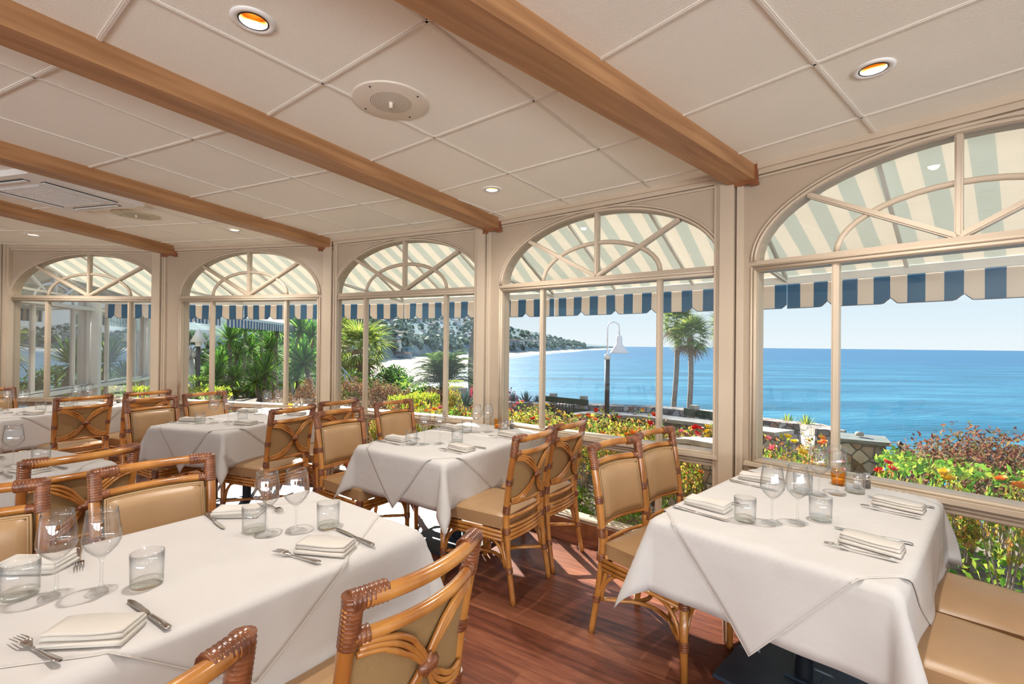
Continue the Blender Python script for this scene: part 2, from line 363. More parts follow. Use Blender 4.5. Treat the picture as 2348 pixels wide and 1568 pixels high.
# ceiling grid bars per sector, cut to the sector between two beams
def clip(poly, seg):
    (x0, y0), (x1, y1) = seg; t0, t1 = 0., 1.; dx, dy = x1-x0, y1-y0; n = len(poly)
    for i in range(n):
        ax, ay = poly[i]; bx, by = poly[(i+1) % n]; ex, ey = bx-ax, by-ay
        c0 = ex*(y0-ay)-ey*(x0-ax); dc = ex*dy-ey*dx
        if abs(dc) < 1e-9:
            if c0 < 0: return None
            continue
        t = -c0/dc
        if dc > 0: t0 = max(t0, t)
        else: t1 = min(t1, t)
    return ((x0+dx*t0, y0+dy*t0), (x0+dx*t1, y0+dy*t1)) if t1-t0 > .01 else None
def sector(right, left, wr, wl):
    """ccw polygon: right beam line, wall, left beam line"""
    return None
GRIDS = [(3, BL[2], BL[3], 52.8, (-.551, 3.407), 3), (4, BL[3], None, 40.3, (1.66, 2.238), 4), (2, BL[1], BL[2], 65.5, (-1.486, 3.141), 2), (1, BL[0], BL[1], 77.1, (-2.899, 4.35), 1), (0, None, BL[0], 89.6, (-5.0, 4.75), 0)]
TS = .645
for (bi, lb, rb, ang, org, wi) in GRIDS:
    wl = W0[wi]; wr = W0[wi+1]
    pl = [(lb[0]-lb[1]*6.).xy, lb[0].xy] if lb else [V((wl.x-2, wl.y-7)), wl]
    if rb: rn = rb[0]+rb[2]*BW; pr = [rn.xy, (rn-rb[1]*6.).xy]
    else: pr = [wr, V((wr.x-4.5, wr.y-4.5))] if bi == 4 else [wr, wr-V((0, 6))]
    poly = [tuple(pl[0]), tuple(pl[1]), tuple(pr[0]), tuple(pr[1])]
    ar = sum(poly[i][0]*poly[(i+1) % 4][1]-poly[(i+1) % 4][0]*poly[i][1] for i in range(4))
    if ar < 0: poly = poly[::-1]
    d = V((cos(R(ang)), sin(R(ang)))); n_ = V((d.y, -d.x)); mb = MB(); org = V(org)
    for k in range(-11, 12):
        for dd, nn in ((d, n_), (n_, d)):
            o = org+nn*(k*TS); s_ = clip(poly, (tuple(o-dd*8), tuple(o+dd*8)))
            if s_:
                (x0, y0), (x1, y1) = s_; L = hypot(x1-x0, y1-y0); a = atan2(y1-y0, x1-x0)
                mb.box(((x0+x1)/2, (y0+y1)/2, ZC-.0015), (L, .020, .004), a)
                mb.box(((x0+x1)/2, (y0+y1)/2, ZC-.0035), (L, .010, .004), a)
    mb.build('grid_bars', M_GRID, ceil)
# ---------------------------------------------------------------- ceiling fittings
M_GOLD = mat('gold_reflector', (.85, .47, .10), .28, metal=.9)
mE, tE, bE = mk('lamp_glow'); bE.inputs['Emission Color'].default_value = (1, .75, .35, 1); bE.inputs['Emission Strength'].default_value = 6; bE.inputs['Base Color'].default_value = (1, .8, .5, 1)
M_DIMGLOW = mE
def downlight(x, y, label, on=True):
    r_ = empty('recessed_downlight', label, 'ceiling light', (x, y, ZC), group='recessed downlights')
    MB().lathe([(.071, .0), (.071, -.004), (.060, -.007), (.050, -.005), (.047, .0)], 32).build('trim_ring', M_WHITE, r_)
    MB().lathe([(.0475, -.004), (.045, -.006), (.0425, -.003), (.043, .0)], 32).build('dark_ring', M_BLACK, r_)
    c = MB(); c.lathe([(.043-.014*(i/14)**1.3 + (.0009 if i % 2 else 0), .075*i/14-.002) for i in range(15)], 32); c.build('reflector', M_GOLD, r_)
    MB().lathe([(.029, .072), (.02, .060), (.001, .056)], 24).build('bulb', M_DIMGLOW, r_)
    l = bpy.data.lights.new('downlight_or_fill', 'SPOT'); l.energy = 85; l.color = (1, .94, .86); l.spot_size = R(160); l.spot_blend = 1; l.shadow_soft_size = .028
    lo = bpy.data.objects.new('lamp', l); COL.objects.link(lo); lo.parent = r_; lo.location = (0, 0, .010)
DL = [(-.902, 1.609, 'recessed gold downlight at the top left between the two long beams'), (1.419, 1.849, 'recessed gold downlight near the right window arch'), (-.154, 3.338, 'small recessed downlight near the end of the long middle beam'), (-5.04, 4.92, 'small recessed downlight in the far left ceiling corner'), (-2.75, 4.62, 'downlight half hidden above the second beam from the left')]
for x, y, lb in DL: downlight(x, y, lb)
for x, y in ((-3.6, 1.7), (-4.6, -.6), (-1.9, -.5), (.9, -.2), (2.6, -.6), (-3.2, -2.6), (-.4, -2.6), (2.4, -2.9), (-5.9, 2.6), (-6.4, .2)):      # added out-of-view ceiling fill lamps that brighten the room
    l = bpy.data.lights.new('downlight_or_fill', 'SPOT'); l.energy = 45; l.color = (1, .94, .86); l.spot_size = R(160); l.spot_blend = 1; l.shadow_soft_size = .12
    lo = bpy.data.objects.new('lamp', l); COL.objects.link(lo); lo.location = (x, y, ZC-.02)
# holes in the ceiling for the cans: thin the slab by booleans is avoided - the cans are set in ring collars below the tile
def speaker(x, y, rz, label, m):
    r_ = empty('ceiling_speaker', label, 'speaker', (x, y, ZC), rz, group='round ceiling speakers')
    MB().lathe([(.001, -.006), (.165, -.006), (.172, -.004), (.172, 0)], 48).build('cover_plate', m, r_)
    g = MB()
    for ring in range(1, 10):
        rad = .010*ring; n = int(rad*2*pi/.0085)
        for k in range(n):
            a = 2*pi*k/n; g.lathe([(.0001, -.0066), (.0023, -.0066)], 5, (rad*cos(a), rad*sin(a), 0), False)
    g.build('perforated_grille', M_BLACK, r_)
    for k in range(4):
        a = k*pi/2+.3; MB().lathe([(.0001, -.009), (.004, -.008), (.005, -.006)], 8, (.145*cos(a), .145*sin(a), 0)).build('screw', M_BLACK, r_)
    MB().lathe([(.0001, -.03), (.008, -.03), (.010, -.006)], 10).build('centre_knob', m, r_)
M_SPK = mat('speaker_enamel', (.72, .66, .57), .35); M_SPK2 = mat('aged_speaker', (.62, .57, .42), .4)
speaker(-.565, 2.14, R(50), 'round white ceiling speaker between the two long beams', M_SPK)
speaker(-3.30, 4.10, R(70), 'round yellowed ceiling speaker beside the air conditioner', M_SPK2)
r_ = empty('air_conditioner', 'square white ceiling cassette air conditioner at far left', 'air conditioner', (-3.40, 3.46, ZC), R(-15))
MB().box((0, 0, -.02), (.78, .74, .04)).build('fascia', M_WHITE, r_)
g = MB(); g.box((0, 0, -.043), (.42, .42, .008)); gg = g.build('grille', mat('ac_grille', (.55, .53, .5), .5), r_)
g = MB()
for k in range(24): g.box((0, -.2+k*.0174, -.049), (.40, .006, .005))
g.build('grille_slats', M_WHITE, gg)
for a in range(4):
    M = Matrix.Rotation(a*pi/2, 4, 'Z'); MB().box((0, .29, -.041), (.46, .045, .004), M=M).build('louvre_slot', M_BLACK, r_); MB().box((0, .285, -.046), (.45, .018, .006), M=M).build('vane', M_WHITE, r_)
# ---------------------------------------------------------------- awnings
def stripe_mat(name, c1, c2, period, trans, duty=.5):
    m, t, b = mk(name); co = coords(t)
    s_ = N(t, 'ShaderNodeSeparateXYZ'); t.links.new(co, s_.inputs[0])
    d = N(t, 'ShaderNodeMath', operation='DIVIDE'); d.inputs[1].default_value = period; t.links.new(s_.outputs['X'], d.inputs[0])
    f = N(t, 'ShaderNodeMath', operation='FRACT'); t.links.new(d.outputs[0], f.inputs[0])
    g = N(t, 'ShaderNodeMath', operation='LESS_THAN'); g.inputs[1].default_value = duty; t.links.new(f.outputs[0], g.inputs[0])
    mx = N(t, 'ShaderNodeMix', data_type='RGBA'); mx.inputs[6].default_value = (*c1, 1); mx.inputs[7].default_value = (*c2, 1); t.links.new(g.outputs[0], mx.inputs[0])
    t.links.new(mx.outputs[2], b.inputs['Base Color']); b.inputs['Roughness'].default_value = .8
    if trans:
        tr = N(t, 'ShaderNodeBsdfTranslucent'); ms = N(t, 'ShaderNodeMixShader'); ms.inputs[0].default_value = trans
        t.links.new(mx.outputs[2], tr.inputs[0]); t.links.new(b.outputs[0], ms.inputs[1]); t.links.new(tr.outputs[0], ms.inputs[2])
        t.links.new(ms.outputs[0], t.nodes['Material Output'].inputs[0])
    return m
PER = .2
M_CANOPY = stripe_mat('awning_canvas', (.78, .74, .67), (.63, .65, .605), PER, .50)
M_VAL = stripe_mat('valance_canvas', (.80, .71, .62), (.03, .15, .30), PER, .14)
OFF = 1.42; ZBAR = 2.0; ZAW = 2.66
def awning(b, li, ri, lo_, ro_, label, flip=False):
    """li,ri inner corners, lo_,ro_ outer corners (world xy)"""
    M = bayM(b); Mi = M.inverted(); root = empty('awning', label, 'awning', group='striped awnings over the windows'); root.matrix_world = M
    I0, I1, O0, O1 = [Mi @ V((p.x, p.y, 0)) for p in (li, ri, lo_, ro_)]
    c = MB(); n = 1
    vs_ = []
    for s_, z in ((0, ZAW), (1, ZBAR+.07)):
        for q in (0, 1):
            i_, o_ = (I0, O0) if q == 0 else (I1, O1); p = i_.lerp(o_, s_); vs_.append(V((p.x, p.y, z)))
    c.add(vs_+[v+V((0, 0, .003)) for v in vs_], [(0, 1, 3, 2), (6, 7, 5, 4)]); c.build('canopy', M_CANOPY, root)
    f = MB(); f.box(((O0.x+O1.x)/2, O0.y-.01, ZBAR+.035), (O1.x-O0.x, .035, .06)); f.build('front_bar', M_WHITE, root)
    nv = max(8, int((O1.x-O0.x)/.02)); v = MB()
    def low(x):
        k = (x/(2*PER)+.125+.125) % 1.0; k = abs(k-.5)*2   # notch every second white stripe
        return 1.80+(.045*max(0, 1-(1-k)/.22) if k > .78 else 0)
    def fn(u, w):
        x = O0.x+(O1.x-O0.x)*u; z = (ZBAR+.005)*(1-w)+low(x)*w
        return (x, O0.y+.012+.006*sin(x*9)*w+.004*sin(x*23+1)*w, z)
    v.grid(fn, nv, 5); v.grid(lambda u, w: (fn(u, w)[0], fn(u, w)[1]+.003, fn(u, w)[2]), nv, 5)
    va = v.build('valance', M_VAL, root)
    h = MB(); h.tube([fn(i/nv, 1) for i in range(nv+1)], .004, 4); h.build('valance_hem', mat('hem_tape', (.10, .12, .15), .7) if 'hem_tape' not in bpy.data.materials else bpy.data.materials['hem_tape'], va)
    for k, tt in enumerate((0.0, .33, .67, 1.0)):
        pi_ = I0.lerp(I1, tt); po = O0.lerp(O1, tt)
        rf = MB(); rf.tube([(pi_.x, pi_.y, ZAW-.03), (po.x, po.y, ZBAR+.05)], .017, 4); rf.build('rafter', M_WHITE, root)
    for tt in (.0, 1.0):
        pi_ = I0.lerp(I1, tt); po = O0.lerp(O1, .28 if tt == 0 else .72)
        rf = MB(); rf.tube([(pi_.x, pi_.y, 2.12), (O0.lerp(O1, tt).x, O0.y, ZBAR+.03)], .018, 4); rf.build('support_arm', M_WHITE, root)
    return root
WI = wallpts(.10); WO = wallpts(OFF)
AWL = ['striped awning over the far left window', 'striped awning above the yucca window', 'striped awning above the window facing the hillside', 'striped awning above the window with the lamp post', 'striped awning above the large right window', 'striped awning continuing past the right edge window']
for i in range(6): awning(BAYS[i], WI[i], WI[i+1], WO[i], WO[i+1], AWL[i])
# ---------------------------------------------------------------- projecting wing seen through the left window (outside faces)
WING = [((-6.03, 5.62), 110, 2.03), ((-6.72, 7.50), 107, 2.03)]
for k, ((x, y), a, L) in enumerate(WING):
    d = V((cos(R(a)), sin(R(a)))); c = V((x, y))+d*L/2
    b = (c.x, c.y, a); M = bayM(b)
    window_wall(0, M, -L/2, L/2, ('wall_wing', 'window_%d' % (k+7)), M_WHITE, M_WHITE)
    # outer trim on the garden side (local -y faces the sea)
    mb = MB(); mb.box((L/2-.02, -.04, ZC/2), (.12, .12, ZC), M=M); mb.box((0, -.05, .74), (L, .12, .05), M=M); mb.box((0, -.04, 1.955), (L, .06, .05), M=M); struct(mb.build('trim_%d' % (13+k), M_WHITE))
mb = MB(); mb.box((-9.6, 7.6, 1.4), (.1, 7, 2.9)); struct(mb.build('wall_wing_inner', M_WALL))
struct(slab([(-6.0, 5.6), (-7.35, 9.4), (-9.6, 9.8), (-9.9, 4)], -.1, 0.001).build('floor_wing', M_FLOOR))
struct(slab([(-6.0, 5.6), (-7.35, 9.4), (-9.6, 9.8), (-9.9, 4)], ZC, ZC+.1).build('ceiling_wing', M_CEIL))
def wing_awn(x, y, a, L, label):
    d = V((cos(R(a)), sin(R(a)))); n_ = V((d.y, -d.x))   # seaward = right of the direction of travel
    p0 = V((x, y)); p1 = p0+d*L; ang = a+180; b = ((p0.x+p1.x)/2, (p0.y+p1.y)/2, ang)
    o0, o1 = p0+n_*1.2, p1+n_*1.2
    awning(b, p1+n_*.06, p0+n_*.06, o1, o0, label)
wing_awn(-6.45, 6.95, 107, 2.5, 'striped awning on the projecting wing at left')
wing_awn(-7.6, 10.3, 100, 5.5, 'second striped awning farther along the wing')
# ---------------------------------------------------------------- dining chairs
def make_chair():
    root = empty('rattan_chair', 'x', 'chair')
    def bow(x, y0, x1, dy, z, n=10): return [(x+(x1-x)*i/n, y0+dy*(1-(2*i/n-1)**2), z) for i in range(n+1)]
    post = lambda s_: [(s_*.200, -.285, 0), (s_*.195, -.25, .20), (s_*.192, -.228, .40), (s_*.193, -.225, .50), (s_*.197, -.245, .68), (s_*.203, -.290, .925)]
    def sm(P, k=4):
        out = []; Q = [V(p) for p in P]
        for i in range(len(Q)-1):
            a, b, c, d = Q[max(i-1, 0)], Q[i], Q[i+1], Q[min(i+2, len(Q)-1)]
            for j in range(k):
                t = j/k; out.append(.5*((2*b)+(c-a)*t+(2*a-5*b+4*c-d)*t*t+(3*b-a-3*c+d)*t*t*t))
        out.append(Q[-1]); return out
    def yat(z):                                   # y of the back at height z
        P = post(1)
        for (x0, y0, z0), (x1, y1, z1) in zip(P, P[1:]):
            if z0 <= z <= z1: return y0+(y1-y0)*(z-z0)/(z1-z0)
        return P[-1][1]
    for s_ in (-1, 1):
        mb = MB(); mb.tube(sm(post(s_)), [.0155+.003*(i > 7) for i in range(21)], 10); pb = mb.build('back_post', M_CANE, root)
        b2 = MB(); b2.tube(sm([(s_*.175, -.232, .30), (s_*.172, -.222, .42), (s_*.173, -.222, .53)]), .012, 8); b2.tube(sm([(s_*.199, -.252, .18), (s_*.193, -.205, .30), (s_*.190, -.197, .42)]), .011, 8); b2.build('reinforcing_cane', M_CANE, pb)
        def ridged(P, r0): 
            w = MB(); w.tube(P, [r0+(.0022 if i % 3 else 0) for i in range(len(P))], 12); w.build('leather_wrap', M_WRAP, pb)
        for z0, z1, r0 in ((.83, .945, .0212), (.665, .70, .0205), (.50, .545, .0205), (.385, .42, .024), (.17, .20, .0190)):
            n = max(6, int((z1-z0)/.0032)); ridged([(s_*(.2-.006*sin((z0+(z1-z0)*i/n)*3.2)), yat(z0+(z1-z0)*i/n), z0+(z1-z0)*i/n) for i in range(n+1)], r0)
        ridged([(s_*(.207-.080*i/24), -.290-.022*i/24, .931) for i in range(25)], .0218)
        ridged([(s_*(.186-.026*i/8), -.283-.010*i/8, .848) for i in range(9)], .0172)
    mb = MB(); mb.tube(bow(-.205, -.292, .205, -.045, .930, 16), .018, 12); mb.build('top_rail', M_CANE, root)
    mb = MB(); mb.tube(bow(-.198, -.280, .198, -.045, .848, 16), .0155, 10); mb.build('back_rail', M_CANE, root); mb = MB(); mb.tube(bow(-.19, -.232, .19, -.035, .555, 12), .0125, 8)
    mb.build('lower_back_rail', M_CANE, root)
    # curved surface of the back
    def S(u, z, off=0): return V((u, yat(z)-.040*(1-(u/.2)**2)+off, z))
    def pad(u, v): u_ = -.168+.336*u; z = .572+.258*v; e1 = min(u, 1-u, v, 1-v); b = .030*min(1, (e1/.10))**.5; return S(u_, z, .012+b)
    c = MB(); c.grid(pad, 16, 12); c.grid(lambda u, v: S(-.168+.336*(1-u), .572+.258*v, .006), 16, 2)
    cu = c.build('backrest_cushion', M_LEATH, root)
    rim = [(-.168, .572), (.168, .572), (.168, .83), (-.168, .83)]; P = []
    for i in range(4):
        a, b = rim[i], rim[(i+1) % 4]
        for j in range(10): t = j/10; P.append(S(a[0]+(b[0]-a[0])*t, a[1]+(b[1]-a[1])*t, .014))
    p_ = MB(); p_.tube(P, .0055, 6, closed=True); p_.tube([q+V((0, .006, 0))+ (V((0, 0, .701))-V((0, 0, q.z)))*.045 + V((-q.x*.045, 0, 0)) for q in P], .004, 6, closed=True); p_.build('piping', M_PIPE, cu)
    c = MB(); c.grid(lambda u, v: S(-.183+.366*u, .558+.285*v, -.002), 16, 8); c.build('woven_back_panel', M_WEAVE, root)
    x = MB()
    for s_ in (-1, 1):
        for k in range(3):
            P = []
            for i in range(25):
                t = i/24; h_ = .5*(2*t)**2.3 if t < .5 else 1-.5*(2-2*t)**2.3
                spread = .013*(k-1)*min(1, abs(t-.5)*5+.35)
                xx = s_*(-.183+.366*t)+s_*spread*(1 if abs(t-.5) < .3 else .4)*.8; z = .822-.250*h_+spread*(.9 if abs(t-.5) > .15 else .45)
                P.append(S(max(-.186, min(.186, xx)), max(.556, min(.838, z)), -.013-.006*(s_ > 0)*(1 if abs(t-.5) < .12 else 0)))
            x.tube(P, .0078, 6)
    xo = x.build('crossed_canes', M_CANE, root)
    k_ = MB(); k_.tube([S(-.024, .700, -.016), S(-.012, .70, -.026), S(.012, .70, -.026), S(.024, .70, -.016)], .016, 8); k_.tube([S(0, .672, -.018), S(0, .70, -.030), S(0, .728, -.018)], .010, 8); k_.build('centre_binding', M_WRAP, xo)
    # seat
    def seat(zt, zb, gx, gy):
        def top(u, v):
            U, W_ = 2*u-1, 2*v-1; hw = (.200+.028*v)*gx; e1 = max(abs(U), abs(W_)); rr = 1 if e1 < .9 else 1-.03*((e1-.9)/.1)**2
            z = zt+.018*(1-U*U)*(1-W_*W_)-(.012*((e1-.86)/.14)**2 if e1 > .86 else 0); return (U*hw*rr, -.21+.455*v*gy+.0*W_, z)
        c = MB(); c.grid(top, 16, 14)
        ring = [top(i/16, 0) for i in range(17)]+[top(1, j/14) for j in range(1, 15)]+[top(i/16, 1) for i in range(15, -1, -1)]+[top(0, j/14) for j in range(13, 0, -1)]
        n = len(ring); lo = [(x_, y_, zb) for x_, y_, z_ in ring]; c.add(ring+lo, [(i, i+n, (i+1) % n+n, (i+1) % n) for i in range(n)], True); c.add(lo, [tuple(range(n))])
        return c
    so = seat(.487, .405, 1, 1).build('seat_cushion', M_LEATH, root)
    # apron canes
    ap = MB()
    for k, z in enumerate((.392, .370, .348)):
        q = .012 if k == 1 else .010
        ap.tube([(-.205, -.21, z), (-.226, .23, z)], q, 8); ap.tube([(.205, -.21, z), (.226, .23, z)], q, 8)
        ap.tube(bow(-.226, .238, .226, .015, z), q, 8); ap.tube(bow(-.195, -.228, .195, -.018, z), q, 8)
    ap.tube(bow(-.19, -.226, .19, -.02, .47), .010, 8); ap.tube(bow(-.19, -.228, .19, -.022, .418), .009, 8); ap.build('apron', M_CANE, root)
    for s_ in (-1, 1):
        l = MB(); l.tube([(s_*.218, .232, .40), (s_*.216, .230, .2), (s_*.214, .232, 0)], [.0185, .018, .016], 10)
        lg = l.build('leg', M_CANE, root)
        b_ = MB()
        for (ux, uy) in ((-s_, 0), (0, -1)):
            b_.tube([(s_*.215+ux*(.018+.125*(1-cos(R(a)))), .230+uy*(.018+.125*(1-cos(R(a)))), .19+.155*sin(R(a))) for a in range(0, 91, 10)], .009, 8)
        b_.build('curved_brace', M_CANE, lg)
        w = MB(); w.tube([(s_*.217, .231, .345+.0035*i) for i in range(19)], [.0232+(.002 if i % 3 else 0) for i in range(19)], 10); w.build('leather_wrap', M_WRAP, lg)
        w = MB(); w.tube([(s_*.216, .230, .165+.0035*i) for i in range(13)], [.0200+(.002 if i % 3 else 0) for i in range(13)], 10); w.build('leather_wrap', M_WRAP, lg)
        b_ = MB(); b_.tube([(s_*.196+0*a, -.238+.018+.125*(1-cos(R(a))), .19+.155*sin(R(a))) for a in range(0, 91, 10)], .009, 8); b_.build('rear_brace', M_CANE, root)
    st = MB(); Z = .185
    for (p, q, b) in (((-.215, .225), (.215, .225), (0, -.17)), ((-.197, -.25), (.197, -.25), (0, .17)), ((-.215, .225), (-.197, -.25), (.15, 0)), ((.215, .225), (.197, -.25), (-.15, 0))):
        st.tube([(p[0]+(q[0]-p[0])*i/12+b[0]*sin(pi*i/12), p[1]+(q[1]-p[1])*i/12+b[1]*sin(pi*i/12), Z) for i in range(13)], .0105, 8)
    st.build('curved_stretcher', M_CANE, root)
    return root
CH = [  # back-rail mid point, facing angle, label
 ((.16, 2.79), 146, 'rattan chair, near one of the two right of the pilaster table'),
 ((.42, 3.17), 144, 'rattan chair right of the pilaster table, nearest the low glass'),
 ((.55, 2.56), -49, 'tan leather chair left of the right window table, aisle side'),
 ((.86, 2.88), -47, 'tan leather chair left of the right window table, by the glass'),
 ((1.745, 1.285), 133, 'chair with bare tan seat cut by the lower right corner'),
 ((2.07, 1.60), 133, 'chair with sunlit tan seat right of the right window table, by the glass'),
 ((-1.34, 3.63), -34, 'tan leather chair left of the pilaster table, aisle side'),
 ((-1.07, 4.22), -35, 'tan leather chair left of the pilaster table, at the window'),
 ((-1.72, 3.75), 156, 'cane-backed chair right of the yucca window table, aisle side'),
 ((-1.54, 4.24), 154, 'cane-backed chair right of the yucca window table, mostly hidden behind another'),
 ((-3.29, 4.28), -27, 'tan leather chair left of the yucca window table, aisle side'),
 ((-3.12, 4.76), -25, 'tan leather chair left of the yucca window table, at the window'),
 ((-3.94, 4.35), 153, 'cane-backed chair right of the far corner table, X canes fully seen'),
 ((-3.72, 4.83), 155, 'cane-backed chair of the far corner table, hidden behind a leather back'),
 ((-5.50, 4.93), -15, 'chair at the far left edge beyond the corner table'),
 ((-1.95, 2.16), 152, 'cane-backed chair in front of the left edge table'),
 ((-1.53, 2.02), -41, 'large tan leather chair back behind the foreground table'),
 ((-1.875, 1.60), -41, 'tan leather chair back cut by the left edge, behind foreground table'),
 ((-.19, 1.12), 146, 'nearest cane-backed chair, woven panel and rails in the bottom centre'),
 ((-.56, .655), 147, 'rattan chair showing only its wrapped corner at the bottom edge'),
]
proto = make_chair()
for i, ((x, y), a, lb) in enumerate(CH):
    f = V((cos(R(a)), sin(R(a)))); o = V((x, y))+f*.315
    c = proto if i == 0 else copy_tree(proto)
    c.location = (o.x, o.y, 0); c.rotation_euler = (0, 0, R(a-90)); c['label'] = lb; c['group'] = 'rattan dining chairs'
# ---------------------------------------------------------------- tables, cloths and settings
HT = .755
TW, TL = .385, .60
def drape(x, y, off, seed, drop_w=1.0):
    """table local (x along axis, y across) -> draped position"""
    ex = max(0, abs(x)-TL); ey = max(0, abs(y)-TW); sx_ = 1 if x > 0 else -1; sy_ = 1 if y > 0 else -1
    z = HT+off; r0 = .022
    wr = .0022*sin(x*11+seed)*sin(y*9+seed*2)+.0012*sin((x+y)*31+seed)
    for cx, cy in ((0., .0), (.30, .0), (-.30, .0)):
        wr += .003*math.exp(-((x-cx)/.016)**2)
    wr += .003*math.exp(-((y+.02)/.016)**2)
    if ex == 0 and ey == 0: return (x, y, z+max(0, wr))
    e1 = hypot(ex, ey); px_, py_ = max(-TL, min(TL, x)), max(-TW, min(TW, y))
    t = min(e1, r0*pi/2); out = r0*sin(t/r0); dz = r0*(1-cos(t/r0)); rest = max(0, e1-r0*pi/2)
    a = atan2(ey, ex); flare = .12*sin(2*a)+.05
    if ex > 0 and ey > 0:
        nx, ny = cos(a)*sx_, sin(a)*sy_; m = sin(2*a); flare = .07+.30*m
    else:
        nx, ny = (sx_, 0) if ex > 0 else (0, sy_); s_ = y if ex > 0 else x
        lim = TW if ex > 0 else TL; near = max(0, 1-(lim-abs(s_))/.15)
        flare = .05+.02*near+.035*sin(s_*13+seed*3)*min(1, (rest/.12))*(1-near)
    o = out+rest*flare+off*1.5
    return (px_+nx*o, py_+ny*o, z-dz-rest*sqrt(max(.2, 1-flare*flare)))
def cloth(name, half_x, half_y, off, seed, rot45, root_loc, rz, label, far=None):
    mb = MB(); n = 60
    if not rot45:
        def axis(T_, D):
            F = D if far is None or T_ == TW else far
            a = [-(T_+D)+D*i/9 for i in range(9)]; m = max(8, int(2*T_/.016)); a += [-T_+2*T_*i/m for i in range(m+1)]; a += [T_+F*(i+1)/9 for i in range(9)]; return a
        X = axis(TL, half_x-TL); Y = axis(TW, half_y-TW); nx = len(X)
        vs_ = [drape(x, y, off, seed) for y in Y for x in X]
        mb.add(vs_, [(j*nx+i, j*nx+i+1, (j+1)*nx+i+1, (j+1)*nx+i) for j in range(len(Y)-1) for i in range(nx-1)], True)
    else:
        def fn(u, v):
            p, q = 2*u-1, 2*v-1; x_ = (p+q)/2*half_x; return drape(min(x_, TL+far+(x_-TL-far)*.05) if far is not None else x_, (q-p)/2*half_y, off, seed)
        mb.grid(fn, n, n)
        H = 3                                     # hem tape along the edges
    o = mb.build(name, M_CLOTH); o.location = root_loc; o.rotation_euler = (0, 0, rz)
    md = o.modifiers.new('thickness', 'SOLIDIFY'); md.thickness = .0016; md.offset = 0
    tag(o, label, 'tablecloth', 'white tablecloths' if not rot45 else 'white overlay cloths')
    if rot45:
        h = MB(); P = []
        for a, b in (((0, 0), (1, 0)), ((1, 0), (1, 1)), ((1, 1), (0, 1)), ((0, 1), (0, 0))):
            for i in range(50):
                t = i/50; P.append(fn(a[0]+(b[0]-a[0])*t, a[1]+(b[1]-a[1])*t))
        h.tube(P, .0022, 4, closed=True); hm = h.build('hem', M_NAP, o)
    return o
GP = [(.0001, 0), (.036, 0), (.0375, .001), (.030, .003), (.010, .007), (.0048, .014), (.0040, .03), (.0038, .075), (.0046, .088), (.008, .094), (.022, .106), (.036, .122), (.0435, .138), (.0445, .148), (.0425, .170), (.0385, .200), (.0350, .228), (.0338, .228), (.0372, .200), (.0412, .170), (.0432, .148), (.0423, .139), (.035, .124), (.021, .108), (.006, .0975), (.0001, .096)]
def make_wine():
    r_ = empty('wine_glass', 'x', 'glass'); 
    MB().lathe(GP[9:], 28).build('bowl', M_GLASS, r_); MB().lathe(GP[3:10], 14).build('stem', M_GLASS, r_); MB().lathe(GP[:4], 28).build('foot', M_FOOT, r_); return r_
def make_tumbler():
    r_ = empty('water_tumbler', 'x', 'glass')
    MB().lathe([(.0395, .014), (.0405, .05), (.041, .094), (.0398, .0945), (.0385, .05), (.0378, .016)], 32).build('glass_wall', M_GLASS, r_)
    MB().lathe([(.0001, 0), (.037, 0), (.0393, .003), (.0395, .014), (.037, .0155), (.02, .0135), (.0001, .013)], 32).build('thick_base', M_GBASE, r_); return r_
def make_napkin():
    r_ = empty('folded_napkin', 'x', 'napkin'); mb = MB()
    def layer(z0, z1, w, l, sh, skew=0):
        P = []; n = 10
        for i in range(n+1): a = pi/2+pi*i/n; P.append((-w/2+ (z1-z0)/2*cos(a)*1.0, (z0+z1)/2+(z1-z0)/2*sin(a)))
        P = P[::-1]; P = [(w/2, z1-.003), (w/2+.002, z1-.005), (w/2, z0+.001)]+P[::-1][::-1]
        # P: outline in (x,z)
        out = [(w/2, z1)]+[(-w/2+(z1-z0)/2*cos(pi/2+pi*i/n)+(z1-z0)/4, (z0+z1)/2+(z1-z0)/2*sin(pi/2+pi*i/n)) for i in range(n+1)]+[(w/2, z0)]
        m = len(out); K = 12
        vs_ = []
        for k in range(K+1):
            y = -l/2+l*k/K
            for (x_, z_) in out: vs_.append((x_+sh+skew*y, y, z_+.0025*sin(y*30+x_*20)*(z_/.03)))
        fs = [(k*m+i, k*m+(i+1) % m, (k+1)*m+(i+1) % m, (k+1)*m+i) for k in range(K) for i in range(m)]
        fs += [tuple(range(m))[::-1], tuple(K*m+i for i in range(m))]
        mb.add(vs_, fs, True)
    layer(0, .012, .088, .178, -.003, .03); layer(.0125, .024, .083, .172, .003, .01); layer(.0245, .031, .076, .168, .0, -.02)
    mb.build('folded_cloth', M_NAP, r_); return r_
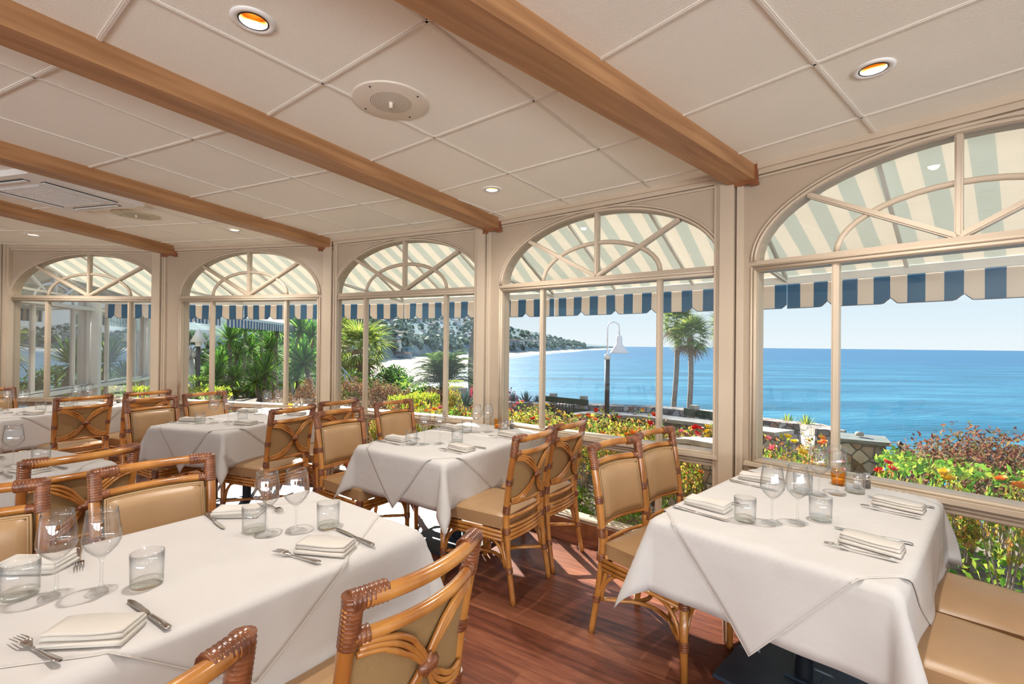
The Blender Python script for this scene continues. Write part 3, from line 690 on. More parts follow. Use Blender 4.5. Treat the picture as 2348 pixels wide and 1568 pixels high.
def make_fork():
    mb = MB()
    P = [(0, .105), (0, .06), (0, .0), (0, -.03), (0, -.05)]
    Wd = [.0075, .0065, .0022, .0028, .011]
    def prof(y): return .004+.010*max(0, (-y-.02)/.07)*(1-max(0, (-y-.02)/.07))*2.4 + .003*max(0, y/.1)
    ys = [.105-.155*i/24 for i in range(25)]
    def wd(y):
        if y > .095: return .0085*sqrt(max(.15, (.105-y)/.01))
        if y > -.02: return .0025+.006*((y+.02)/.115)**1.4
        return .0025+.009*min(1, (-.02-y)/.025)
    vs_ = []
    for y in ys:
        w = wd(y); z = prof(y)
        for s_ in (-1, 1): vs_.append((s_*w, y, z))
        for s_ in (1, -1): vs_.append((s_*w*.8, y, z+.0022))
    n = len(ys); fs = [(i*4+k, i*4+(k+1) % 4, (i+1)*4+(k+1) % 4, (i+1)*4+k) for i in range(n-1) for k in range(4)]
    mb.add(vs_, fs, True)
    for k in range(4):
        x = -.0098+.0065*k; mb.tube([(x, -.045, prof(-.045)+.001), (x, -.07, prof(-.07)+.001), (x*1.0, -.098, .0075)], [.0017, .0016, .0008], 5)
    return mb
def make_knife():
    mb = MB(); mb.tube([(0, .115, .004), (0, .11, .0045), (0, .07, .005), (0, .02, .0045), (0, .0, .004)], [.004, .008, .0072, .0055, .0035], 8, squash=.5)
    out = [(-.003, .01), (-.0065, -.01), (-.0085, -.06), (-.0075, -.10), (-.003, -.118), (.0015, -.122), (.0055, -.11), (.0062, -.06), (.005, 0)]
    n = len(out); mb.add([(x, y, .0028) for x, y in out]+[(x, y, .0042) for x, y in out], [tuple(range(n))[::-1], tuple(range(n, 2*n))]+[(i, (i+1) % n, (i+1) % n+n, i+n) for i in range(n)])
    return mb
wine0, tumb0, nap0 = make_wine(), make_tumbler(), make_napkin()
fork0 = make_fork().build('fork', M_STEEL); tag(fork0, 'x', 'fork'); knife0 = make_knife().build('knife', M_STEEL); tag(knife0, 'x', 'knife')
used = set()
def put(o, loc, rz, label, group):
    c = o if o.name not in used else copy_tree(o)
    used.add(o.name); c.location = loc; c.rotation_euler = (0, 0, rz); c['label'] = label; c['group'] = group; return c
def shaker(loc, m, label):
    r_ = empty('salt_shaker' if m is M_SALT else 'pepper_shaker', label, 'shaker', loc)
    MB().lathe([(.0001, 0), (.017, 0), (.0185, .003), (.0185, .045), (.0165, .055)], 16).build('glass_jar', M_GLASS, r_)
    MB().lathe([(.0001, .002), (.016, .002), (.016, .035), (.0001, .036)], 14).build('contents', m, r_)
    MB().lathe([(.0172, .052), (.0176, .062), (.013, .072), (.0001, .075)], 16).build('metal_cap', M_STEEL, r_)
M_PEP = mat('pepper_grains', (.08, .06, .05), .8, (.22, .19, .16), 200)
def candle(loc, label):
    r_ = empty('candle_holder', label, 'candle holder', loc)
    MB().lathe([(.0001, 0), (.027, 0), (.030, .004), (.033, .06), (.034, .075), (.032, .075), (.030, .06), (.027, .008), (.0001, .008)], 24).build('amber_cup', M_AMBER, r_)
    MB().lathe([(.0001, .009), (.024, .009), (.026, .03), (.0001, .03)], 16).build('wax', mat('candle_wax', (.9, .6, .2), .5) if 'candle_wax' not in bpy.data.materials else bpy.data.materials['candle_wax'], r_)
def table(cx, cy, ang, tn, seed, seats=(0, 1, 2, 3), over=(.96, .74), drop=.30, jit=True, cond=True, glass=(0, 1, 2, 3), far=None, nrot=0):
    rz = R(ang); t = empty('dining_table', 'pedestal dining table under cloths, '+tn, 'table', (cx, cy, 0), rz, 'pedestal dining tables')
    MB().box((0, 0, .733), (TL*2, TW*2, .03)).build('tabletop', M_BEAMDK, t)
    MB().lathe([(.036, .02), (.036, .70), (.05, .715)], 20).build('column', M_IRON, t)
    MB().lathe([(.001, .718), (.16, .716), (.16, .704), (.05, .70)], 20).build('top_bracket', M_IRON, t)
    b = MB(); b.box((0, 0, .010), (.56, .56, .016)); b.box((0, 0, .021), (.12, .12, .012)); b.build('base_plate', M_PLATE, t)
    cloth('tablecloth', TL+drop, TW+drop, .002, seed, False, (cx, cy, 0), rz, 'white linen tablecloth hanging to seat height, '+tn, far)
    cloth('overlay_cloth', over[0], over[1], .005, seed, True, (cx, cy, 0), rz, 'diagonal white overlay cloth with hanging points, '+tn, far)
    ax = V((cos(rz), sin(rz))); pr = V((ax.y, -ax.x)); rnd = random.Random(seed*10)
    def P(a, r, z=0): v = V((cx, cy))+ax*a+pr*r; return (v.x, v.y, HT+.009+z)
    j = lambda k=.012: rnd.uniform(-k, k)
    gl = [(-.325, -.03), (-.245, .038), (.225, .0), (.305, .055)]
    gn = ['left one of the near pair', 'right one of the near pair', 'left one of the far pair', 'right one of the far pair']
    for k in glass: a, r = gl[k]; put(wine0, P(a, r), 0, 'empty wine glass, %s, %s' % (gn[k], tn), 'wine glasses')
    tl = [(-.385, -.11), (-.145, .10), (.20, -.07), (.41, .115)]; sn = ['near left seat', 'near right seat', 'far left seat', 'far right seat']
    for k, (a, r) in enumerate(tl): put(tumb0, P(a+j(), r+j()), 0, 'empty water tumbler at the %s, %s' % (sn[k], tn), 'water tumblers')
    for k, (a, s_) in enumerate(((-.33, -1), (-.30, 1), (.26, -1), (.29, 1))):
        if k not in seats: continue
        r = s_*.285; q = rz+(0 if s_ > 0 else pi)+R(nrot+rnd.uniform(-9, 9))
        put(nap0, P(a+j(), r), q, 'folded cream napkin at the %s, %s' % (sn[k], tn), 'folded napkins')
        # handle points outwards: local +y towards the table edge -> pr*s
        rot = atan2(pr.y*s_, pr.x*s_)-pi/2
        fo = -.105 if s_ > 0 else .105
        put(fork0, P(a+fo+j(), s_*.265+j()), rot+R(rnd.uniform(-14, 14)), 'steel fork at the %s, %s' % (sn[k], tn), 'steel forks')
        put(knife0, P(a-fo+j(), s_*.28+j()), rot+R(rnd.uniform(-8, 8)), 'steel knife at the %s, %s' % (sn[k], tn), 'steel knives')
    if cond:
        candle(P(.50, .02), 'amber glass candle cup, '+tn); shaker(P(.50, .10), M_SALT, 'salt shaker with steel cap, '+tn); shaker(P(.545, .13), M_PEP, 'pepper shaker with steel cap, '+tn)
table(1.30, 2.076, 43.5, 'on the right window table', 1, over=(.98, .80), far=.10)
table(-.40, 3.53, 57, 'on the central pilaster table', 2, over=(.96, .78), far=.05)
table(-2.45, 4.37, 73, 'on the yucca window table', 3, far=.05)
table(-1.02, 1.53, 53, 'on the big foreground table', 4, over=(.80, .62), drop=.34, cond=False, nrot=36)
table(-2.92, 2.34, 68, 'on the left edge table', 5, cond=False)
table(-4.70, 4.80, 75, 'on the far corner table', 6, far=.05)
# ================================================================ outdoors
def interp(x, T):
    if x <= T[0][0]: return T[0][1]
    for (a, b), (c, d) in zip(T, T[1:]):
        if x <= c: return b+(d-b)*(x-a)/(c-a)
    return T[-1][1]
EDGE = [(-1500, 60), (0, 40), (400, 32), (750, 21), (900, 17), (1050, 13.5), (1154, 10.6), (1400, 9.8), (1700, 8.4), (1900, 6.9), (2348, 6.6), (4200, 7)]
def pxof(x, y): return 1174+FPX*x/max(y, .3)
def gz(x, y):
    px = pxof(x, y); d = hypot(x, y)*y/max(hypot(x, y), .01)
    z = -.10
    if px < 1154: z -= max(0, y-9)*.05*min(1, (1154-px)/150)
    return z
def terrain(name, az0, az1, na, rs, zf, m):
    mb = MB(); mb.v = []; 
    for j, r in enumerate(rs):
        for i in range(na+1):
            a = R(az0+(az1-az0)*i/na); x, y = sin(a)*r, cos(a)*r; mb.v.append((x, y, zf(x, y, r, R(az0+(az1-az0)*i/na))))
    n1 = na+1
    for j in range(len(rs)-1):
        for i in range(na): mb.f.append((j*n1+i, j*n1+i+1, (j+1)*n1+i+1, (j+1)*n1+i)); mb.sm.append(True)
    return struct(mb.build(name, m))
M_DIRT = mat('garden_soil', (.13, .11, .095), .95, (.30, .26, .225), 9, bump=.9, bs=30, det=8, spec=.05)
def sea_mat():
    m, t, b = mk('sea_water'); co = coords(t, (.02, .09, 1), (0, 0, R(-20)))
    n = N(t, 'ShaderNodeTexNoise'); n.inputs['Scale'].default_value = .6; n.inputs['Detail'].default_value = 9; n.inputs['Roughness'].default_value = .62; t.links.new(co, n.inputs['Vector'])
    r_ = N(t, 'ShaderNodeValToRGB'); el = r_.color_ramp.elements; el[0].position = .36; el[0].color = (.002, .085, .14, 1); el[1].position = .72; el[1].color = (.06, .26, .36, 1); x = el.new(.5); x.color = (.008, .135, .235, 1)
    t.links.new(n.outputs[0], r_.inputs[0])
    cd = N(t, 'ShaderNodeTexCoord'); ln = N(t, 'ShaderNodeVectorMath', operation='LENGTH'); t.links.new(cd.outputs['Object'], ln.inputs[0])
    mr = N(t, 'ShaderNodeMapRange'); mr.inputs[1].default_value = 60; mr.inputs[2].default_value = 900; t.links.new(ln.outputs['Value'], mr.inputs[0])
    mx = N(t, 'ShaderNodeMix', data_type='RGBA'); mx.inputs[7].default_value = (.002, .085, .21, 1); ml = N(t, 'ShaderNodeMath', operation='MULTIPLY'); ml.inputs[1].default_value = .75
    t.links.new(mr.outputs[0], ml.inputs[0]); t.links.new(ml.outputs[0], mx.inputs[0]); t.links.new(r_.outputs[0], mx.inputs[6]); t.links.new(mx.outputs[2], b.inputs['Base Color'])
    b.inputs['Roughness'].default_value = .42; b.inputs['Specular IOR Level'].default_value = .22
    c2 = coords(t, (.25, .9, 1), (0, 0, R(-15))); n2 = N(t, 'ShaderNodeTexNoise'); n2.inputs['Scale'].default_value = .8; n2.inputs['Detail'].default_value = 8; t.links.new(c2, n2.inputs['Vector'])
    bp = N(t, 'ShaderNodeBump'); bp.inputs['Strength'].default_value = .8; bp.inputs['Distance'].default_value = .8; t.links.new(n2.outputs[0], bp.inputs['Height']); t.links.new(bp.outputs[0], b.inputs['Normal'])
    return m
def hill_mat():
    m, t, b = mk('hillside'); g = N(t, 'ShaderNodeNewGeometry'); s_ = N(t, 'ShaderNodeSeparateXYZ'); t.links.new(g.outputs['Position'], s_.inputs[0])
    mp = N(t, 'ShaderNodeMapping'); mp.inputs['Scale'].default_value = (.02, .02, .02); t.links.new(g.outputs['Position'], mp.inputs[0])
    n = N(t, 'ShaderNodeTexNoise'); n.inputs['Scale'].default_value = 1.2; n.inputs['Detail'].default_value = 10; n.inputs['Roughness'].default_value = .7; t.links.new(mp.outputs[0], n.inputs['Vector'])
    r_ = N(t, 'ShaderNodeValToRGB'); el = r_.color_ramp.elements; el[0].position = .35; el[0].color = (.12, .18, .19, 1); el[1].position = .7; el[1].color = (.32, .37, .37, 1); t.links.new(n.outputs[0], r_.inputs[0])
    mr = N(t, 'ShaderNodeMapRange'); mr.inputs[1].default_value = -13.2; mr.inputs[2].default_value = -12.2; t.links.new(s_.outputs['Z'], mr.inputs[0])
    mx = N(t, 'ShaderNodeMix', data_type='RGBA'); mx.inputs[6].default_value = (.60, .55, .48, 1); t.links.new(mr.outputs[0], mx.inputs[0]); t.links.new(r_.outputs[0], mx.inputs[7]); t.links.new(mx.outputs[2], b.inputs['Base Color']); b.inputs['Roughness'].default_value = 1; b.inputs['Specular IOR Level'].default_value = 0
    return m
rs = [1.5, 3, 4, 5, 6, 7, 8, 9, 10, 11, 12, 13, 14, 16, 18, 20, 24, 28, 32, 38, 44, 50, 60]
def gfn(x, y, r, a):
    y_ = max(y, .5); px = 1174+FPX*x/y_; ed = interp(px, EDGE); z = gz(x, y_)
    if y < .5: return -.15
    if r > ed+.01: z -= (r-ed)*(1.6 if px > 1100 else .9)
    return max(z, -17)+.02*sin(x*5+y*3)
terrain('ground', -100, 80, 120, rs, gfn, M_DIRT)
SEA = -15.
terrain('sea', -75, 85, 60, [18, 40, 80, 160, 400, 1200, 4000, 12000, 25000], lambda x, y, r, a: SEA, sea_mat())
H_W = [(250, 55), (600, 75), (700, 85), (800, 110), (900, 140), (1000, 195), (1060, 300), (1100, 420), (1154, 640), (1250, 1050), (1330, 1700), (1400, 2900), (1420, 4000)]
H_S = [(250, 58), (600, 78), (720, 90), (800, 300), (900, 450), (1000, 620), (1100, 760), (1154, 860), (1250, 1220), (1330, 1850), (1400, 3100), (1420, 4100)]
H_R = [(250, 700), (700, 1500), (900, 1900), (1000, 2100), (1100, 2400), (1154, 2700), (1250, 3300), (1330, 3700), (1400, 4600), (1420, 5000)]
H_Y = [(250, 640), (700, 690), (900, 690), (1000, 700), (1100, 722), (1154, 745), (1200, 757), (1250, 766), (1290, 778), (1330, 788), (1400, 792.5), (1420, 795)]
def hillz(px, y):
    w, s_, q = interp(px, H_W), interp(px, H_S), interp(px, H_R); zr = zof(px, interp(px, H_Y), q)
    if y < w: return SEA-1.5*(w-y)/w*6
    if y < s_: return SEA+.02+2.0*(y-w)/(s_-w)
    bl = min(12, (zr-SEA)*.5); t = (y-s_)/(q-s_)
    if t > 1: return zr-(t-1)*60
    k = min(1, (y-s_)/(s_*.06)); return SEA+2.0+bl*k+(zr-SEA-2-bl)*t**1.25+ (zr*.05+1.)*sin(px*.06+y*.006)*t*(1-t)*2
mb = MB(); cols = [250+i*8 for i in range(147)]; ny = 46
for j in range(ny+1):
    for px in cols:
        w, s_, q = interp(px, H_W), interp(px, H_S), interp(px, H_R); t = j/ny
        y = w*.8+(w*.2)*(t/.08) if t < .08 else (w+(s_-w)*((t-.08)/.14) if t < .22 else (s_+s_*.06*((t-.22)/.08) if t < .3 else s_*1.06+(q*1.15-s_*1.06)*((t-.3)/.7)**1.3))
        p = at(px, y); mb.v.append((p.x, p.y, hillz(px, y)))
n1 = len(cols)
for j in range(ny):
    for i in range(n1-1): mb.f.append((j*n1+i, j*n1+i+1, (j+1)*n1+i+1, (j+1)*n1+i)); mb.sm.append(True)
struct(mb.build('hill', hill_mat()))
# surf line along the beach
mb = MB(); m_foam = mat('sea_foam', (.85, .88, .90), .6)
for k, (f0, f1) in enumerate(((.985, 1.004), (.90, .93), (.80, .815))):
    P = []
    for px in range(780, 1420, 10):
        w = interp(px, H_W); a = at(px, w*(f0+.006*sin(px*.07+k))); b = at(px, w*(f1+.006*sin(px*.11+k))); P.append(((a.x, a.y, SEA+.06), (b.x, b.y, SEA+.06)))
    for i in range(len(P)-1): mb.add([P[i][0], P[i+1][0], P[i+1][1], P[i][1]], [(0, 1, 2, 3)])
tag(mb.build('breaking_surf', m_foam), 'white surf lines breaking along the beach', 'surf', kind='stuff')
# houses and trees of the far shore
rnd = random.Random(3)
HM = [mat('house_render', (.74, .77, .80), .8), mat('house_cream', (.58, .57, .54), .8), mat('house_grey', (.26, .30, .34), .8), mat('house_blue', (.12, .27, .34), .8)]
M_ROOF = [mat('roof_clay', (.20, .145, .12), .9), mat('roof_pale', (.24, .25, .26), .8)]
M_WIN = mat('dark_glazing', (.05, .08, .11), .1)
def house_mesh(k):
    w, d, h = ((12, 9, 6), (9, 9, 8), (15, 8, 5), (10, 8, 7))[k]; b = MB(); b.box((0, 0, h/2-2), (w, d, h+4)); b.box((w*.3, -d*.35, h*.3), (w*.5, d*.5, h*.6))
    r_ = MB()
    if k % 2: r_.box((0, 0, h+.25), (w+1, d+1, .5)); r_.box((w*.3, -d*.35, h*.6+.2), (w*.5+.6, d*.5+.6, .4))
    else:
        for s_ in (-1, 1): r_.add([(-w/2-.5, s_*(d/2+.6), h), (w/2+.5, s_*(d/2+.6), h), (w/2+.5, 0, h+2), (-w/2-.5, 0, h+2)], [(0, 1, 2, 3)])
        r_.add([(-w/2, -d/2, h), (-w/2, d/2, h), (-w/2, 0, h+2)], [(0, 1, 2)]); r_.add([(w/2, -d/2, h), (w/2, d/2, h), (w/2, 0, h+2)], [(0, 1, 2)])
    g = MB()
    for z in range(int(h//2.8)):
        for x in range(int(w//2.6)): g.box((-w/2+1.6+2.6*x, -d/2-.03, 1.4+2.8*z), (1.7, .1, 1.5))
    return b, r_, g
protos = []
for k in range(4):
    b, r_, g = house_mesh(k); h = empty('hillside_house', 'x', 'house'); b.build('house_walls', HM[k], h); r_.build('roof', M_ROOF[k % 2], h); g.build('windows', M_WIN, h); protos.append(h)
def house(k, px, y, s_, rz, label, group='houses on the far hillside', up=0):
    first = 'placed' not in protos[k]; h = protos[k] if first else copy_tree(protos[k]); protos[k]['placed'] = 1
    p = at(px, y); h.location = (p.x, p.y, hillz(px, y)+up); h.rotation_euler = (0, 0, rz); h.scale = (s_, s_, s_); h['label'] = label; h['group'] = group
near_h = [(0, 905, 480, 1.0, .3, 'large white house at the bluff foot beside the palm'), (3, 935, 520, .95, .2, 'blue glazed house on the bluff above the sand'), (2, 925, 470, 1.0, .1, 'grey terraced beach house right behind the sand'), (1, 985, 640, .8, -.2, 'cream stepped house down the bluff'),
          (0, 1000, 700, .9, .2, 'white house on the bluff top near the round mullion'), (3, 1035, 760, 1.0, .1, 'blue glass house high on the bluff'), (0, 1062, 800, .7, .3, 'small white house near the leaning palm trunk'), (1, 860, 420, .8, .4, 'cream house partly behind the fan palm crown')]
for k, px, y, s_, rz, lb in near_h: house(k, px, y, s_, rz, lb, 'beach houses below the hill', 0)
for i in range(9):
    px = 1158+i*9.5+rnd.uniform(-3, 3); house(rnd.choice((1, 1, 2)), px, interp(px, H_S)*1.08+rnd.uniform(0, 60), rnd.uniform(1.3, 2.0), rnd.uniform(-.3, .5), 'large apartment block low on the headland', 'headland apartment blocks')
for i in range(270):
    px = rnd.uniform(740, 1345); s_, q = interp(px, H_S), interp(px, H_R); t = rnd.random()**1.1*.9+.02; y = s_*1.1+(q-s_*1.1)*t
    house(rnd.choice((0, 0, 1, 2)), px, y, rnd.uniform(.55, .95)*(1+.25*(y/1500)), rnd.uniform(-.7, .7), 'one of the small pale houses scattered over the hazy hillside')
LEAF_OLIVE = leafmat('hill_foliage', [(.10, .17, .16), (.15, .22, .19), (.21, .26, .20)], .8, .2)
def blob(mb, c, r, rnd, n=26):
    for _ in range(n):
        d = V((rnd.gauss(0, 1), rnd.gauss(0, 1), rnd.gauss(0, .8))).normalized(); p = V(c)+d*r*rnd.uniform(.55, 1); u = d.orthogonal().normalized()*r*.45; w = d.cross(u).normalized()*r*.45
        mb.add([p-u-w, p+u-w, p+u+w, p-u+w], [(0, 1, 2, 3)])
mb = MB()
for i in range(900):
    px = rnd.uniform(600, 1340); s_, q = interp(px, H_S), interp(px, H_R); y = s_*1.02+(q-s_)*rnd.random()**1.6*.8; p = at(px, y); r0 = rnd.uniform(3, 6)*(1+y/2500); blob(mb, (p.x, p.y, hillz(px, y)+r0*.6), r0, rnd, 14)
tag(mb.build('hillside_trees', LEAF_OLIVE), 'grey green trees and scrub covering the far hillside', 'trees', kind='stuff')
# ---------------------------------------------------------------- leaf and flower makers
L_GREEN = leafmat('green_leaves', [(.05, .16, .03), (.14, .34, .05), (.32, .52, .07), (.52, .58, .09)])
L_YEL = leafmat('yellow_green_leaves', [(.12, .24, .03), (.35, .42, .04), (.62, .55, .06)])
L_ROSE = leafmat('rose_leaves', [(.05, .13, .02), (.16, .28, .04), (.42, .40, .05), (.34, .12, .05), (.55, .42, .10)])
L_RED = leafmat('reddish_leaves', [(.06, .03, .025), (.20, .07, .05), (.30, .15, .10), (.11, .13, .04), (.38, .22, .12)])
L_PINK = leafmat('bougainvillea_bracts', [(.62, .02, .12), (.75, .06, .25), (.55, .04, .08), (.14, .25, .06)])
L_DARK = leafmat('dark_leaves', [(.02, .08, .02), (.06, .18, .03), (.14, .28, .05)])
L_YUC = leafmat('yucca_blades', [(.02, .10, .02), (.07, .26, .03), (.18, .42, .05), (.40, .58, .08)], .3, .5)
L_PALM = leafmat('palm_leaflets', [(.05, .12, .02), (.15, .26, .04), (.30, .36, .06), (.45, .42, .10)], .4)
L_AGAVE = leafmat('agave_blades', [(.12, .20, .19), (.20, .28, .27)], .5, .1)
M_STEM = mat('woody_stem', (.20, .16, .12), .9, (.34, .29, .24), 20)
M_TRUNK = mat('palm_trunk', (.16, .13, .115), .9, (.30, .26, .23), 14, stretch=(1, 1, 3), bump=.8)
M_WTRUNK = mat('pale_trunk', (.45, .44, .43), .8, (.60, .58, .56), 6)
M_THATCH = mat('dead_thatch', (.14, .07, .035), .9, (.30, .18, .10), 12, bump=.7)
def leaves(n, R_, H_, size, rnd, shape='dome', clump=0):
    mb = MB(); cl = [V((rnd.gauss(0, 1), rnd.gauss(0, 1), rnd.gauss(0, 1))).normalized() for _ in range(clump)] if clump else None
    for _ in range(n):
        if shape == 'box':
            f = rnd.choice((0, 0, 1, 2, 3, 4)); u, v = rnd.uniform(-1, 1), rnd.uniform(-1, 1)
            p = V(((u, v, 1), (u, -1, v*.5+.5), (u, 1, v*.5+.5), (1, u, v*.5+.5), (-1, u, v*.5+.5))[f]); d = V(((0, 0, 1), (0, -1, 0), (0, 1, 0), (1, 0, 0), (-1, 0, 0))[f]); p = V((p.x*R_, p.y*R_, p.z*H_))+d*rnd.gauss(0, .03)
        else:
            d = V((rnd.gauss(0, 1), rnd.gauss(0, 1), abs(rnd.gauss(.2, .8)))).normalized()
            if cl and rnd.random() < .75: d = (d*.45+rnd.choice(cl)).normalized(); d.z = abs(d.z)
            k = rnd.uniform(.45, 1)**.5*(1+.14*sin(7*atan2(d.y, d.x))*d.z); p = V((d.x*R_*k, d.y*R_*k, d.z*H_*k))
        nn = (d+V((rnd.gauss(0, .6), rnd.gauss(0, .6), rnd.gauss(0, .6)))).normalized(); u = nn.orthogonal().normalized(); a = rnd.uniform(0, 2*pi); u = (u*cos(a)+nn.cross(u)*sin(a)); w = nn.cross(u); s_ = size*rnd.uniform(.6, 1.3)
        mb.add([p-u*s_, p-w*s_*.45+nn*s_*.1, p+u*s_, p+w*s_*.45+nn*s_*.1], [(0, 1, 2), (0, 2, 3)])
    return mb
def stems(n, R_, H_, rnd, r0=.008):
    mb = MB()
    for _ in range(n):
        a = rnd.uniform(0, 2*pi); k = rnd.uniform(.3, 1); P = [V((0, 0, 0))+V((cos(a), sin(a), 0))*.03]; 
        for i in range(1, 5): P.append(V((cos(a)*R_*k*i/4, sin(a)*R_*k*i/4, H_*(i/4)**.8*rnd.uniform(.85, 1)))+V((rnd.gauss(0, .02), rnd.gauss(0, .02), 0)))
        mb.tube(P, [r0, r0*.9, r0*.7, r0*.5, r0*.3], 5)
        q = P[2]; mb.tube([q, q+V((rnd.gauss(0, .15)*R_*2, rnd.gauss(0, .15)*R_*2, H_*.35))], [r0*.6, r0*.25], 4)
    return mb
def rose_mesh(rnd, r_=.035):
    mb = MB()
    for ring, (n, t) in enumerate(((7, 1.0), (6, .72), (4, .42))):
        for k in range(n):
            a = 2*pi*k/n+ring*.5; c = V((cos(a), sin(a), 0)); s_ = V((-sin(a), cos(a), 0))
            p0 = c*r_*t*.25; p1 = c*r_*t*.8+V((0, 0, r_*(.3+.4*(1-t)))); p2 = c*r_*t*1.05+V((0, 0, r_*(.75+.3*(1-t))))
            mb.add([p0-s_*r_*.2, p0+s_*r_*.2, p1+s_*r_*.5*t, p2+s_*r_*.3*t, p2-s_*r_*.3*t, p1-s_*r_*.5*t], [(0, 1, 2, 5), (5, 2, 3, 4)], True)
    return mb
PETAL = {'red': mat('red_petals', (.65, .02, .02), .5), 'yellow': mat('yellow_petals', (.85, .62, .03), .5), 'orange': mat('orange_petals', (.85, .28, .04), .5), 'pink': mat('pink_petals', (.85, .28, .36), .5)}
rnd = random.Random(11)
VAR = {}
def variant(key, mats, n, size, shape='dome', st=8, clump=6, stc=M_STEM):
    VAR[key] = []
    for _ in range(2):
        f = leaves(n, 1, 1, size, rnd, shape, clump); s_ = stems(st, .8, .85, rnd, .02) if st else None; VAR[key].append((f, s_, mats, stc))
def bush(key, name, x, y, rx, ry, h, label, cat='shrub', group=None, rz=None, z=None, flowers=None, cache={}):
    k = rnd.randrange(2); kk = (key, k); root = empty(name, label, cat, (x, y, gz(x, y) if z is None else z), rnd.uniform(0, 6) if rz is None else rz, group)
    f, s_, m, sm = VAR[key][k]
    if kk not in cache:
        a = f.build('foliage', m, root); b = s_.build('stems', sm, root) if s_ else None; cache[kk] = (a.data, b.data if b else None)
        objs = [a]+([b] if b else [])
    else:
        objs = []
        for nm, me in zip(('foliage', 'stems'), cache[kk]):
            if me: o = bpy.data.objects.new(nm, me); COL.objects.link(o); o.parent = root; objs.append(o)
    for o in objs:
        if o.name.startswith('foliage') and 'box' not in name and 'hedge' not in name:
            rz_ = min(h, max((rx+ry)/2*1.1, .45*h)); o.scale = (rx, ry, rz_); o.location = (0, 0, h-rz_)
        else: o.scale = (rx, ry, h)
    if flowers:
        col, cnt, fr = flowers
        if col not in cache: cache[col] = None
        for i in range(cnt):
            a = rnd.uniform(0, 2*pi); q = rnd.uniform(.1, .8)
            if cache[col] is None: fo = rose_mesh(rnd, 1).build('flower', PETAL[col], root); cache[col] = fo.data
            else: fo = bpy.data.objects.new('flower', cache[col]); COL.objects.link(fo); fo.parent = root
            fo.location = (cos(a)*rx*q, sin(a)*ry*q, h*sqrt(1-q*q*.8)*1.03); fo.scale = (fr, fr, fr); fo.rotation_euler = (rnd.uniform(-.5, .5), rnd.uniform(-.5, .5), 0)
    return root
variant('rose', L_ROSE, 1000, .07, st=9, clump=12)
variant('green', L_GREEN, 1500, .07, clump=10)
variant('yellow', L_YEL, 1200, .06, 'box', st=0)
variant('hedge', L_GREEN, 1500, .05, 'box', st=0)
variant('red', L_RED, 2200, .042, clump=12)
variant('pink', L_PINK, 800, .08, clump=7)
variant('dark', L_DARK, 1200, .085, clump=10)
def B(key, name, px, d, ytop, w, label, cat='shrub', group=None, fl=None, depth=1, z=None):
    p = at(px, d); zt = zof(px, ytop, d); z0 = gz(p.x, p.y) if z is None else z; return bush(key, name, p.x, p.y, w/2, w/2*depth, max(.15, zt-z0), label, cat, group, z=z0, flowers=fl)
# ---------------------------------------------------------------- rose bed in front of windows 4 and 5
cols_ = ['red', 'orange', 'yellow', 'pink']
RO = [(1170, 5.6, 945, .75, 'yellow'), (1225, 5.2, 948, .7, 'red'), (1290, 5.6, 950, .8, 'yellow'), (1345, 5.0, 958, .7, 'orange'), (1400, 5.5, 955, .75, 'red'), (1455, 5.0, 965, .75, 'yellow'), (1420, 4.3, 985, .6, 'orange'), (1500, 4.6, 960, .6, 'red'), (1330, 4.4, 990, .6, 'orange'), (1180, 4.9, 962, .6, 'pink'), (1540, 4.4, 985, .55, 'pink'), (1590, 4.3, 985, .6, 'red'), (1560, 3.75, 1035, .4, 'orange'), (1250, 6.4, 932, .7, 'yellow'), (1380, 6.2, 940, .7, 'red'), (1480, 6.0, 945, .6, 'orange'), (1205, 6.6, 925, .7, 'pink'), (1635, 4.2, 975, .22, 'yellow')]
ROP = ['beside the pilaster, second row', 'left pane, behind the chair rails', 'left of the litter basket', 'right of the litter basket', 'right at the lamp post foot', 'between lamp post and right mullion', 'close to the glass below the lamp post', 'just left of the right mullion', 'close to the glass above the pair of chairs', 'nearest the central table corner', 'just right of the right mullion', 'below the right bench', 'low by the boulder edging', 'back row near the left bench', 'back row left of the lamp post', 'back row right of the lamp post', 'back row by the bougainvillea', 'beside the right pilaster']
for (px, d, yt, w, c), pl in zip(RO, ROP): B('rose', 'rose_bush', px, d, yt, w, c+' flowered rose bush '+pl, group='roses outside the lamp post window', fl=(c, rnd.randint(3, 5), .030))
RO2 = [(1765, 3.3, 1010, .42, 'pink', 'rose bush with pink bloom at the left of the right window'), (1815, 3.0, 1012, .5, 'yellow', 'yellow rose bush behind the wine glasses'), (1868, 3.5, 1005, .4, 'orange', 'orange tinged rose bush left of the stone pier'), (2040, 2.7, 1072, .26, 'red', 'red flowering rose bush before the stone pier'), (1912, 3.3, 1045, .22, 'pink', 'pink rose bush behind the window mullion')]
for px, d, yt, w, c, lb in RO2: B('rose', 'rose_bush', px, d, yt, w, lb, fl=(c, 4, .023))
B('red', 'spreading_bush', 2215, 3.3, 985, 1.05, 'big reddish bush with bare woody branches against the sea', depth=.8)
B('red', 'spreading_bush', 2160, 3.7, 1005, .9, 'second reddish bush behind the big one, beside the chain'); B('red', 'spreading_bush', 2290, 3.6, 990, .9, 'tall reddish bush against the sea near the right edge')
B('red', 'spreading_bush', 2380, 2.9, 1010, .8, 'reddish bush cut by the right edge')
B('rose', 'rose_bush', 2160, 2.8, 1090, .34, 'leafy green bush with yellow flowers near the right sill', fl=('yellow', 5, .028))
B('rose', 'rose_bush', 2300, 2.6, 1105, .4, 'thorny bush with orange leaves close to the right glass', fl=('orange', 3, .025))
